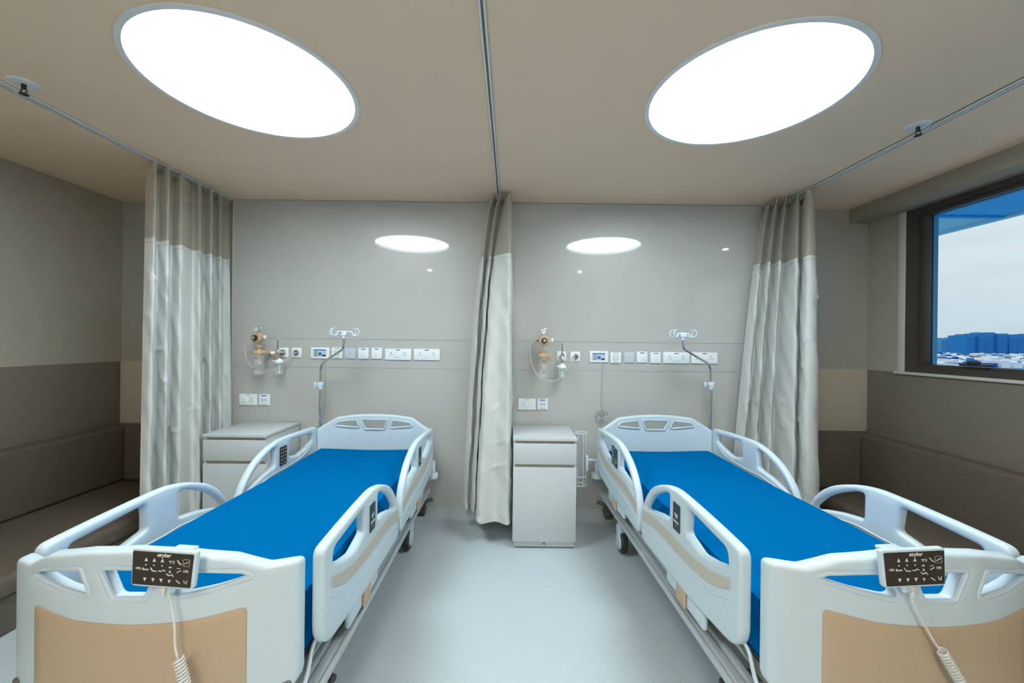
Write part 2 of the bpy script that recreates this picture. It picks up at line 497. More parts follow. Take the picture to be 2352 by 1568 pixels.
# room downlights out of view, then panels added behind the camera as front fill
for x, y in ((-2.84, 1.94), (2.70, 1.86), (-1.4, .12), (1.15, .15)):
    t = empty('downlight', (x, y, CEIL)); tag(t, 'small recessed round downlight in the ceiling outside the picture', 'downlight', 'small downlights')
    b = B(); cyl(b, (0, 0, -.006), (0, 0, 0), .05, seg=32, bev=.002); put('trim_ring', b, 'white', t)
    b = B(); cyl(b, (0, 0, -.009), (0, 0, -.006), .03, seg=24); put('lamp', b, 'spot', t)
for y in (-.62, -1.20, -1.78, -2.30):
    t = empty('fill_panel', (-.31, y, CEIL)); tag(t, 'added square fill light panel on the ceiling behind the viewer', 'ceiling light', 'added rear fill panels')
    b = B(); box(b, -.31, .31, -.25, .25, -.02, 0, .003); put('frame', b, 'track', t)
    b = B(); box(b, -.295, .295, -.235, .235, -.024, -.02); put('diffuser', b, 'rear_fill', t, smooth=0)

# sprinklers
for (x, y, side) in ((-2.337, 1.889, 'by the left curtain track'), (2.21, 2.165, 'by the right curtain track')):
    t = empty('sprinkler', (x, y, CEIL)); tag(t, 'small round ceiling sprinkler ' + side, 'sprinkler', 'ceiling sprinklers')
    b = B(); cyl(b, (0, 0, -.008), (0, 0, 0), .052, .058, seg=36, bev=.002); put('escutcheon', b, 'track', t)
    b = B(); cyl(b, (0, 0, -.03), (0, 0, -.008), .009, seg=12)
    for s in (-1, 1): tube(b, [(s * .008, 0, -.028), (s * .016, 0, -.04), (s * .004, 0, -.052)], .0025, 6)
    cyl(b, (0, 0, -.056), (0, 0, -.053), .017, seg=16); put('head', b, 'black', t)

# ------------------------------------------------------------------ curtain tracks
def track(x0, x1, y0, y1, z, label, wdt=.026, slot=False):
    t = empty('curtain_track', (x0, y0, z)); tag(t, label, 'curtain track', 'ceiling curtain tracks')
    L = math.hypot(x1 - x0, y1 - y0); t.rotation_euler = (0, 0, math.atan2(-(x1 - x0), (y1 - y0)))
    b = B()
    for s in (-1, 1): box(b, wdt / 2 - .006 if s > 0 else -wdt / 2 - .002, wdt / 2 + .002 if s > 0 else -wdt / 2 + .006, 0, L, -.016, 0, .001)
    box(b, -wdt / 2 - .002, wdt / 2 + .002, 0, L, -.005, 0)
    if not slot: box(b, -wdt / 2, wdt / 2, 0, L, -.016, -.011)
    put('rail', b, 'track', t)
    if slot:
        b = B(); box(b, -wdt / 2 + .006, wdt / 2 - .006, 0, L, -.009, -.006); put('channel', b, 'steel_dark', t, smooth=0)
    b = B(); box(b, -wdt / 2 - .004, wdt / 2 + .004, L, L + .02, -.02, 0, .003); put('end_cap', b, 'white', t)
    return t


p0 = W(0, 187, 1); xl0 = p0.x / (p0.z - CAMZ) * (CEIL - CAMZ - .01)
p1 = W(535, 462, 1); xl1 = p1.x / (p1.z - CAMZ) * (CEIL - CAMZ - .01)
pr0 = W(2352, 190, 1); xr0 = pr0.x / (pr0.z - CAMZ) * (CEIL - CAMZ - .01)
pr1 = W(1830, 447, 1); xr1 = pr1.x / (pr1.z - CAMZ) * (CEIL - CAMZ - .01)
track(xl0, xl1, -1.2, 3.39, CEIL, 'long slim ceiling track carrying the left curtain', .028)
track((xr0 + xr1) / 2, (xr0 + xr1) / 2, -1.2, 3.39, CEIL, 'long slim ceiling track carrying the right curtain near the window', .028)
track(-.118, -.118, 0.0, 3.22, CEIL, 'grooved ceiling track between the two round lights', .022, True)


# ------------------------------------------------------------------ curtains
def resample(P, n):
    d = [0]
    for a, c in zip(P, P[1:]): d.append(d[-1] + (c - a).length)
    out = []; j = 0
    for k in range(n):
        s = d[-1] * k / (n - 1)
        while j < len(d) - 2 and d[j + 1] < s: j += 1
        t = (s - d[j]) / max(d[j + 1] - d[j], 1e-9)
        out.append(P[j].lerp(P[j + 1], min(max(t, 0), 1)))
    return out, d[-1]


def curtain(top, bot, ztop, zmesh, zbot, label, strips=(), seed=1, ex=.7):
    rnd = random.Random(seed)
    n = 14 * (len(top) - 1)
    T = smoothpts([Vector((x, y, 0)) for x, y in top], 14); Bt = smoothpts([Vector((x, y, 0)) for x, y in bot], 14)
    # arc length of the bottom as u
    u = [0]
    for a, c in zip(Bt, Bt[1:]): u.append(u[-1] + (c - a).length)
    cen = sum((Vector(p) for p in Bt), Vector()) / len(Bt)
    t_root = empty('privacy_curtain', (cen.x, cen.y, zbot)); tag(t_root, label, 'curtain', 'hospital privacy curtains')
    off = Vector((cen.x, cen.y, zbot))
    wr = [(rnd.random() * u[-1], rnd.uniform(zbot, zmesh), rnd.uniform(.03, .09), rnd.uniform(-.9, .9), rnd.uniform(.003, .010)) for _ in range(46)]

    def P(i, z, dz=0):
        f = min(max((ztop - z) / (ztop - zbot), 0), 1)
        f2 = f ** ex
        p = T[i].lerp(Bt[i], f2)
        i0 = max(i - 1, 0); i1 = min(i + 1, len(T) - 1)
        tg = (Bt[i1] - Bt[i0]); nrm = Vector((tg.y, -tg.x, 0)); nrm = nrm.normalized() if nrm.length > 1e-6 else Vector((1, 0, 0))
        d = 0
        if z < zmesh:
            for (uu, zz, wd, sl, am) in wr:
                du = u[i] - uu; dzz = (z - zz) - sl * du
                d += am * math.exp(-(dzz / .012) ** 2 - (du / wd) ** 2)
            d += .004 * math.sin(z * 9 + u[i] * 14 + seed) + .003 * math.sin(z * 23 + u[i] * 31)
        d *= min(1, i / 10, (len(T) - 1 - i) / 10)
        return Vector((p.x, p.y, z)) + nrm * d - off

    def sheet(z0, z1, rows, name, m, par, wob=0.0):
        b = B(); uvl = b.loops.layers.uv.new('UVMap'); g = []
        for r in range(rows + 1):
            row = []
            for i in range(len(T)):
                zz = z0 + (z1 - z0) * r / rows
                if r == 0: zz += wob * math.sin(u[i] * 9 + seed) * .5
                row.append((b.verts.new(P(i, zz)), u[i], zz))
            g.append(row)
        for r in range(rows):
            for i in range(len(T) - 1):
                q = (g[r][i], g[r][i + 1], g[r + 1][i + 1], g[r + 1][i])
                f = b.faces.new([x[0] for x in q])
                for lp, x in zip(f.loops, q): lp[uvl].uv = (x[1], x[2])
        return put(name, b, m, par, smooth=70)
    sheet(zbot, zmesh, 150, 'cloth', 'cloth', t_root, 0)
    sheet(zmesh, ztop - .045, 12, 'net', 'net', t_root)
    sheet(ztop - .05, ztop, 3, 'heading_tape', 'tape', t_root)
    # hem seam under the net
    b = B()
    for zz in (zmesh + .002, zmesh - .03):
        tube(b, [P(i, zz - (0.0 if zz > zmesh else 0)) for i in range(len(T))], .0016, 4)
    put('seam', b, 'tape', t_root)
    # vertical tape strips in the net
    for s in strips:
        i = int(s * (len(T) - 1)); b = B()
        prev = None
        for r in range(13):
            zz = zmesh + (ztop - .045 - zmesh) * r / 12
            a = b.verts.new(P(i, zz) * 1.0 + Vector((0.002, -.004, 0))); c = b.verts.new(P(min(i + 3, len(T) - 1), zz) + Vector((.002, -.004, 0)))
            if prev: b.faces.new((prev[0], prev[1], c, a))
            prev = (a, c)
        put('net_tape', b, 'tape', t_root)
    for k in range(1, len(top) - 1, 2):
        i = 14 * k; p = P(i, ztop - .01); b = B()
        cyl(b, p, p + Vector((0, 0, .03)), .0014, seg=6); tube(b, smoothpts([p, p + Vector((.004, 0, -.006)), p + Vector((.007, 0, .0)), p + Vector((.004, 0, .008))], 4), .0012, 6)
        put('hook', b, 'white', t_root)
    return t_root


def PX(px, X):      # plan point on the sight line of a photo column, at lateral offset X
    return (X, X * F / (px - VPX + 2))


def PY(px, Y):
    return ((px - VPX + 2) / F * Y, Y)


zt = CEIL - .035
lt = [(330, -2.50), (352, -2.38), (357, -2.46), (382, -2.38), (388, -2.47), (412, -2.39), (436, -2.45), (452, -2.38), (462, -2.46), (480, -2.38), (487, -2.45), (500, -2.385), (505, -2.44), (518, -2.40)]
lb = [(322, -2.42), (346, -2.37), (356, -2.46), (380, -2.33), (388, -2.45), (412, -2.33), (440, -2.38), (462, -2.33), (466, -2.44), (484, -2.34), (490, -2.43), (508, -2.34), (513, -2.42), (534, -2.36)]
curtain([PX(*p) for p in lt], [PX(*p) for p in lb], zt, 2.215, .17, 'pale herringbone curtain with net top at the left of the left bed', (.10,), 3)
mt = [(1122, 3.36), (1130, 3.20), (1138, 3.32), (1146, 3.17), (1150, 3.24), (1154, 3.34), (1160, 3.16), (1168, 3.14), (1169, 3.25), (1172, 3.36)]
mb = [(1064, 3.36), (1074, 3.24), (1080, 3.34), (1090, 3.16), (1096, 3.28), (1099, 3.00), (1138, 3.04), (1168, 2.98), (1176, 3.08), (1174, 3.34)]
curtain([PY(*p) for p in mt], [PY(*p) for p in mb], zt, 2.235, .17, 'pale gathered curtain hanging between the beds beside the cabinet', (.52,), 5, .5)
rt = [(1750, 3.38), (1762, 3.28), (1768, 3.36), (1780, 3.22), (1786, 3.34), (1800, 3.18), (1806, 3.30), (1828, 3.10), (1834, 3.22), (1846, 3.02), (1862, 3.00), (1862, 3.14)]
rb = [(1676, 3.36), (1700, 3.24), (1706, 3.34), (1728, 3.14), (1734, 3.28), (1762, 3.06), (1768, 3.20), (1822, 2.96), (1828, 3.10), (1846, 2.92), (1880, 2.90), (1884, 3.04)]
curtain([PY(*p) for p in rt], [PY(*p) for p in rb], zt, 2.22, .17, 'pale curtain with net top beside the window, right of the right bed', (.82,), 8)

# ------------------------------------------------------------------ sofas
def sofa(name, s, label):
    X = XL + .013 if s < 0 else XR - .013
    fx = -2.57 if s < 0 else 2.60
    bx = fx - .03 if s < 0 else fx + .03
    t = empty(name, (X, 1.5, 0)); tag(t, label, 'sofa', 'built-in corner sofas')
    def bb(bm, xa, xb, y0, y1, z0, z1, bev, seg=4):
        x0, x1 = sorted((xa - X, xb - X)); box(bm, x0, x1, y0 - 1.5, y1 - 1.5, z0, z1, bev, seg)
    y1 = RY - .02; y0 = -.6
    b = B(); bb(b, X, bx, y0, y1, 0, .20, .01); put('base', b, 'sofa', t)
    b = B(); bb(b, X, fx, y0, 1.30, .20, .315, .035); put('seat', b, 'sofa', t)
    b = B(); bb(b, X, fx, 1.305, y1, .20, .315, .035); put('seat', b, 'sofa', t)
    bk = .13
    b = B(); bb(b, X, X - s * bk, y0, 1.30, .315, .785, .03); bb(b, X, X - s * bk, 1.305, y1, .315, .785, .03); put('backrest', b, 'sofa', t)
    b = B(); bb(b, X - s * bk, fx - s * 0, y1 - .11, y1, .315, .785, .03); put('end_backrest', b, 'sofa', t)
    b = B(); tube(b, [(-s * (bk - .012), y0 - 1.5 + .03, .778), (-s * (bk - .012), y1 - 1.5 - .12, .778)], .004, 6); put('piping', b, 'sofa', t)


sofa('corner_sofa', -1, 'dark brown built-in corner sofa along the left wall')
sofa('corner_sofa', 1, 'dark brown built-in corner sofa under the window')

# ------------------------------------------------------------------ bedside cabinets
def cabinet(x0, label, mark=False):
    w_, d_, h_ = .474, .46, .832
    t = empty('bedside_cabinet', (x0, 2.957, 0)); tag(t, label, 'cabinet', 'bedside cabinets')
    b = B(); box(b, 0, .018, .012, d_, .055, h_ - .024, .001); box(b, w_ - .018, w_, .012, d_, .055, h_ - .024, .001)
    box(b, .018, w_ - .018, .03, d_, .06, h_ - .024); put('body', b, 'cabinet', t)
    b = B(); box(b, .018, w_ - .018, .022, .03, .06, h_ - .024); put('recess_panel', b, 'cab_in', t)
    b = B(); box(b, -.003, w_ + .003, -.004, d_, h_ - .022, h_, .002); put('top', b, 'cabinet', t)
    b = B(); box(b, .001, w_ - .001, 0, .018, .635, .790, .0015); put('drawer', b, 'cabinet', t)
    b = B(); box(b, .001, w_ - .001, 0, .018, .058, .612, .0015); put('door', b, 'cabinet', t)
    b = B(); box(b, .012, w_ - .012, .02, d_ - .01, .012, .058); pl = put('plinth', b, 'cabinet', t)
    for x in (.03, w_ - .03):
        for y in (.05, d_ - .05):
            b = B(); cyl(b, (x, y, 0), (x, y, .014), .015, seg=12); put('foot', b, 'black', t)
    if mark:
        tb = text_bm('XS', .022, .0003, bold=.0006); b = B(); merge(b, tb, Matrix.Translation((w_ / 2 + .0, .0195, .036)) @ XZ); o = put('mark', b, 'print_dark', pl, smooth=0)


cabinet(-2.292, 'white bedside cabinet beside the left curtain, behind the left bed rail')
cabinet(.026, 'white bedside cabinet standing between the two beds', True)


# ------------------------------------------------------------------ hospital beds
def rail_shape(mirror):
    crv = smoothpts([Vector(p) for p in ((.07, .862, 0), (.2, .870, 0), (.4, .878, 0), (.53, .876, 0), (.66, .847, 0), (.78, .793, 0), (.87, .712, 0), (.920, .62, 0), (.935, .54, 0))], 6)
    o = [(p.x, p.y) for p in fillet([(0, .70, 0), (0, .856, .045), (.07, .862, 0)], 8)[1:-1]] + [(p.x, p.y) for p in crv] + [(.934, .50), (.930, .478), (.915, .466)] + \
        [(p.x, p.y) for p in fillet([(.90, .464, 0), (.38, .476, .3), (0, .520, .17), (0, .70, .0)], 12)]
    hA = fillet([(.075, .765, .02), (.083, .822, .03), (.385, .844, .02), (.40, .735, .02), (.28, .708, .1), (.18, .73, .1)], 5)
    hB = fillet([(.565, .714, .02), (.563, .838, .015), (.61, .831, 0)] + [(p.x, p.y, 0) for p in smoothpts([Vector(q) for q in ((.63, .824, 0), (.72, .784, 0), (.80, .733, 0), (.865, .668, 0))], 4)] +
                [(.872, .655, 0), (.866, .648, 0), (.85, .650, 0), (.80, .668, 0), (.70, .694, 0), (.61, .709, 0)], 5)
    stripe_t = [(.06, .735), (.2, .69), (.4, .668), (.57, .667), (.75, .655), (.905, .63)]
    stripe_b = [(.905, .568), (.75, .600), (.57, .610), (.4, .613), (.2, .640), (.06, .698)]
    st = [tuple(p) for p in smoothpts([Vector((a, c, 0)) for a, c in stripe_t], 6)] + [tuple(p) for p in smoothpts([Vector((a, c, 0)) for a, c in stripe_b], 6)]
    gr = [tuple(p) for p in smoothpts([Vector(p) for p in ((.06, .665, 0), (.2, .61, 0), (.4, .575, 0), (.6, .575, 0), (.8, .56, 0), (.9, .54, 0))], 6)]
    return o, hA, hB, st, gr


def bow(bm, half, depth, sgn):
    """bend a board standing in XZ: its ends sweep back by depth"""
    for v in bm.verts:
        a = abs(v.co.x) / half
        v.co.y += sgn * depth * (a ** 2.3)


def bed(loc, rz, label, side, pend_x, pend_yaw):
    """side=-1: left bed (its far long side is at the left wall); +1: right bed"""
    t = empty('hospital_bed', (loc[0], loc[1], 0), rz); tag(t, label, 'hospital bed', 'hospital beds')
    # ---- mattress
    b = B()
    t2 = bmesh.new(); bmesh.ops.create_grid(t2, x_segments=24, y_segments=50, size=1)
    top = {}
    for v in t2.verts:
        x, y = v.co.x, v.co.y
        fx = min(1, (1 - abs(x)) / .10); fy = min(1, (1 - abs(y)) / .045)
        r = 1 - (1 - fx) ** 2.2; r2 = 1 - (1 - fy) ** 2.2
        v.co = Vector((x * .43, y * .965, .545 + .145 * min(r, 1) ** .5 * min(r2, 1) ** .5 + .004 * math.sin(y * 5) * math.cos(x * 3)))
    merge(b, t2)
    box(b, -.425, .425, -.96, .96, .535, .548)
    put('mattress', b, 'sheet', t, smooth=60)
    b = B(); box(b, -.42, .42, -.95, .95, .505, .54, .012, 3)
    tube(b, [(-.424, -.95, .527), (.424, -.95, .527), (.424, .95, .527), (-.424, .95, .527)], .006, 6, True)
    put('mattress_base', b, 'darkblue', t)
    # ---- deck and frame
    b = B()
    for s in (-1, 1): box(b, s * .405 - .02, s * .405 + .02, -.98, .98, .455, .50, .006)
    for y in (-.95, -.5, 0, .5, .95): box(b, -.405, .405, y - .02, y + .02, .46, .495, .004)
    box(b, -.39, .39, -.90, .90, .495, .505)
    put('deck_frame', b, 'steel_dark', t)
    for s in (-1, 1):
        b = B(); box(b, s * .425 - .018, s * .425 + .018, -1.0, .95, .335, .375, .006); box(b, s * .39 - .012, s * .39 + .012, -1.0, .95, .345, .392, .004)
        box(b, s * .455 - .008, s * .455 + .008, -1.0, .95, .352, .378, .003); put('side_beam', b, 'steel', t)
    b = B(); box(b, -.40, .40, -.78, -.72, .30, .36, .008); box(b, -.40, .40, .68, .74, .30, .36, .008)
    for y in (-.45, .45):
        box(b, -.07, .07, y - .07, y + .07, .12, .48, .01)
    box(b, -.25, .25, -.8, .8, .22, .30, .01)
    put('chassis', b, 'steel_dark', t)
    # ---- casters
    for sx in (-1, 1):
        for y in (-.72, .76):
            cxx = sx * .34
            b = B(); cyl(b, (cxx - .024, y, .085), (cxx + .024, y, .085), .085, seg=36, bev=.012); cs = put('caster_wheel', b, 'black', t)
            b = B()
            for q in (-1, 1): cyl(b, (cxx + q * .022, y, .085), (cxx + q * .034, y, .085), .062, .05, seg=32, bev=.003)
            cyl(b, (cxx, y + .01, .14), (cxx, y + .01, .33), .028, seg=20)
            box(b, cxx - .036, cxx + .036, y - .04, y + .045, .13, .2, .016, 3); put('caster_cover', b, 'rail', cs)
    for sx in (-1, 1):
        for y, q in ((-.70, -1), (.84, 1)):
            b = B(); cxx = sx * (.385 if q < 0 else .42)
            box(b, cxx - .035, cxx + .035, y - .045, y + .045, .245, .275, .008, 3)
            box(b, cxx - .03, cxx + .03, y - .03 , y + .03 , .215, .32, .008, 2)
            tube(b, smoothpts([(cxx, y, .29), (cxx + sx * .035, y + q * .03, .31), (cxx + sx * .075, y + q * .05, .318)], 5), .014, 8)
            put('brake_pedal', b, 'black', t)
    # ---- rail boards
    for sx in (-1, 1):
        inboard = (sx == -side)
        for mir in (0, 1):
            o, hA, hB, st, gr = rail_shape(mir)
            f = (lambda p: (-.885 + p[0] * .947, p[1])) if not mir else (lambda p: (.960 - p[0] * .985, p[1]))
            rb = plate2d([[f(p) for p in lp] for lp in (o, hA, hB)], .042, .013, 3)
            toX = Matrix(((0, 0, 1, 0), (1, 0, 0, 0), (0, 1, 0, 0), (0, 0, 0, 1)))   # (a,b,c)->(c,a,b)
            bmesh.ops.transform(rb, matrix=Matrix.Translation((sx * .462, 0, 0)) @ toX, verts=rb.verts)
            # flare: body tapers inward to the foot, tips closer to the boards
            rail = put('side_rail', rb, 'rail', t, smooth=50)
            sb = plate2d([[f(p) for p in st]], .004, .0012, 1)
            bmesh.ops.transform(sb, matrix=Matrix.Translation((sx * .4845, 0, 0)) @ toX, verts=sb.verts)
            put('decor_stripe', sb, 'stripe', rail)
            g = B(); tube(g, [Vector((sx * .4825, *f(p))) for p in gr], .0035, 6); put('moulded_rib', g, 'rail', rail)
            g = B(); gi = [Vector((sx * .441, f((a, 0))[0], z)) for a, z in ((.10, .735), (.22, .685), (.45, .67), (.6, .672), (.8, .64), (.88, .60))]
            tube(g, smoothpts(gi, 5), .004, 6); put('inner_rib', g, 'rail', rail)
            # inner slots
            for a_, z_ in ((.30, .60), (.55, .60), (.46, .625)):
                g = B(); y_ = f((a_, 0))[0]; box(g, sx * .4425 - .003, sx * .4425 + .003, y_ - .018, y_ + .018, z_ - .022, z_ + .022, .001); put('latch_slot', g, 'black', rail)
            # faces with controls / labels on the strut
            def face(y0, y1, z0, z1, outx, mm, kind):
                g = plate2d([fillet([(y0, z0, .006), (y1, z0, .006), (y1, z1, .006), (y0, z1, .006)], 4)], .004, .001, 1)
                bmesh.ops.transform(g, matrix=Matrix.Translation((outx, 0, 0)) @ toX, verts=g.verts)
                fo = put(kind, g, mm, rail)
                g = B(); sg = 1 if outx > sx * .462 else -1
                ox = outx + sg * .0022
                hh = z1 - z0; ww = y1 - y0
                if kind == 'label_plate':
                    yc = (y0 + y1) / 2
                    for k, (wd, zc) in enumerate(((.5, .62), (.5, .56), (.3, .50))): box(g, ox - .0004, ox + .0004, yc - ww * wd / 2, yc + ww * wd / 2, z0 + hh * zc - .002, z0 + hh * zc + .002)
                    for k in range(7): box(g, ox - .0004, ox + .0004, y0 + ww * (.12 + .11 * k), y0 + ww * (.2 + .11 * k), z0 + hh * .3, z0 + hh * (.36 + .03 * (k % 2)))
                    box(g, ox - .0004, ox + .0004, yc - .002, yc + .002, z0 + hh * .16, z0 + hh * .2)
                elif kind == 'angle_gauge':
                    pts = [(ox, y0 + ww * .5 + .018 * math.cos(a / 8 * PI + PI), z0 + hh * .45 + .028 * math.sin(a / 8 * PI + PI)) for a in range(9)]
                    tube(g, pts, .0018, 5)
                else:
                    for r in range(5):
                        for c in range(3):
                            yc = y0 + ww * (.22 + .28 * c); zc = z0 + hh * (.12 + .185 * r)
                            box(g, ox - .0004, ox + .0004, yc - .005, yc + .005, zc - .003, zc + .003)
                put('print', g, 'print', fo, smooth=0)
            y_ = f((.48, 0))[0]
            xo = sx * .4845
            xi = sx * .4395
            if inboard and not mir:
                face(y_ - .032, y_ + .032, .705, .825, xo, 'navy', 'label_plate')
            if inboard and mir:
                if side > 0:
                    face(y_ + .004, y_ + .064, .705, .83, xo, 'navy', 'control_panel'); face(y_ - .062, y_ - .004, .700, .825, xo, 'navy', 'angle_gauge')
                else:
                    face(y_ - .03, y_ + .03, .705, .83, xo, 'navy', 'angle_gauge')
            if (not inboard) and mir and side < 0:
                face(y_ - .04, y_ + .04, .70, .825, xi, 'screen', 'control_panel')
            # release lever below the rail
            ym = f((.45, 0))[0]
            g = B(); box(g, sx * .455 - .012, sx * .455 + .012, ym - .17, ym + .17, .405, .478, .012, 3); put('rail_linkage', g, 'rail', rail)
            for dy in (0,):
                g = B(); box(g, sx * .474 - .007, sx * .474 + .007, ym + dy - .04, ym + dy + .04, .405, .476, .009, 3); put('release_lever', g, 'tan', rail)
    # ---- head board
    o = fillet([(-.45, .44, .03), (.45, .44, .03), (.45, .835, .03), (.30, .928, .08), (.15, .945, 0), (.0, .950, 0), (-.15, .945, 0), (-.30, .928, .08), (-.45, .835, .03)], 8)
    h1 = fillet([(-.315, .862, .012), (-.285, .893, .03), (-.145, .907, .012), (-.122, .842, .012)], 5)
    h2 = fillet([(-.105, .910, .012), (.105, .910, .012), (.078, .832, .012), (-.078, .832, .012)], 5)
    h3 = [(-x, z) for x, z in h1][::-1]
    hb = plate2d([o, h1, h2, h3], .042, .012, 3)
    bmesh.ops.transform(hb, matrix=XZ, verts=hb.verts); bow(hb, .45, -.045, 1)
    bmesh.ops.translate(hb, verts=hb.verts, vec=(0, 1.025, 0))
    hbo = put('headboard', hb, 'rail', t, smooth=50)
    for lp in (h1, h2, h3):
        g = B(); tube(g, [Vector((x, 1.002 - .045 * (abs(x) / .45) ** 2.3, z)) for x, z in lp], .007, 8, True); put('grip_rim', g, 'rail', hbo)
    # ---- foot board
    o = fillet([(-.44, .465, .05), (.44, .465, .05), (.44, .860, .022), (.355, .862, .04), (.27, .902, .10), (.14, .926, 0), (0, .935, 0), (-.14, .926, 0), (-.27, .902, .10), (-.355, .862, .04), (-.44, .860, .022)], 8)
    f1 = fillet([(-.335, .838, .02), (-.30, .858, .03), (-.145, .880, .012), (-.108, .795, .02), (-.22, .812, .1)], 6)
    f2 = fillet([(-.088, .886, .012), (.088, .886, .012), (.048, .795, .02), (-.048, .795, .02)], 6)
    f3 = [(-x, z) for x, z in f1][::-1]
    fb = plate2d([o, f1, f2, f3], .05, .013, 3)
    bmesh.ops.transform(fb, matrix=XZ, verts=fb.verts); bow(fb, .44, .095, 1)
    bmesh.ops.translate(fb, verts=fb.verts, vec=(0, -1.03, 0))
    fbo = put('footboard', fb, 'rail', t, smooth=50)
    for lp in (f1, f2, f3):
        g = B(); tube(g, [Vector((x, -1.03 - .019 + .095 * (abs(x) / .44) ** 2.3, z)) for x, z in lp], .008, 8, True); put('grip_rim', g, 'rail', fbo)
    pn = fillet([(-.315, .47, .0), (.315, .47, .0), (.315, .754, .015), (.17, .732, .4), (0, .726, .6), (-.17, .732, .4), (-.315, .754, .015)], 8)
    fp = plate2d([pn], .004, .001, 1)
    bmesh.ops.transform(fp, matrix=XZ, verts=fp.verts); bow(fp, .44, .095, 1)
    bmesh.ops.translate(fp, verts=fp.verts, vec=(0, -1.03 - .0262, 0))
    put('tan_panel', fp, 'tan', fbo, smooth=50)
    # ---- bent white rod by the foot on the aisle side
    for sx in (-1, 1):
        b = B(); tube(b, fillet3([(sx * .40, -.66, .52), (sx * .435, -.86, .515), (sx * .435, -.90, .43), (sx * .435, -1.0, .425)], .03), .007, 8); put('retainer_rod', b, 'rail', t)
        b = B(); tube(b, smoothpts([(sx * .41, -.55, .485), (sx * .415, -.8, .470), (sx * .40, -1.0, .445)], 6), .012, 8); put('fowler_bar', b, 'rail', t)
    # ---- corner bumpers with pole sockets at the head end
    for sx in (-1, 1):
        b = B(); cyl(b, (sx * .475, .985, .45), (sx * .475, .985, .492), .043, seg=28, bev=.006); cyl(b, (sx * .475, .985, .49), (sx * .475, .985, .585), .019, seg=20, bev=.002)
        box(b, sx * .43 - .04, sx * .43 + .04, .965, 1.0, .455, .485, .006); put('corner_bumper', b, 'rail', t)
    # ---- IV pole (own thing, stands in the far head corner socket)
    return t


def fillet3(pts, r, n=5):
    P = [Vector(p) for p in pts]; out = [P[0]]
    for i in range(1, len(P) - 1):
        a = (P[i - 1] - P[i]); c = (P[i + 1] - P[i]); ra = min(r, a.length * .45, c.length * .45)
        s = P[i] + a.normalized() * ra; e = P[i] + c.normalized() * ra
        for k in range(n + 1):
            q = k / n; out.append(s * (1 - q) ** 2 + P[i] * 2 * q * (1 - q) + e * q * q)
    out.append(P[-1]); return out


bedL = bed((-1.091, 2.19), 0.0, 'hospital bed with blue mattress on the left, next to the dark left wall', -1, .07, 1)
bedR = bed((1.205, 2.19), 0.036, 'hospital bed with blue mattress on the right, nearer the window', 1, -.07, -1)

for ch in bedR.children:       # the right bed is cranked a little higher
    if ch.name.split('.')[0] not in ('caster_wheel', 'brake_pedal', 'chassis', 'side_beam'): ch.location.z = .012 if ch.name.startswith('mattress') else .02


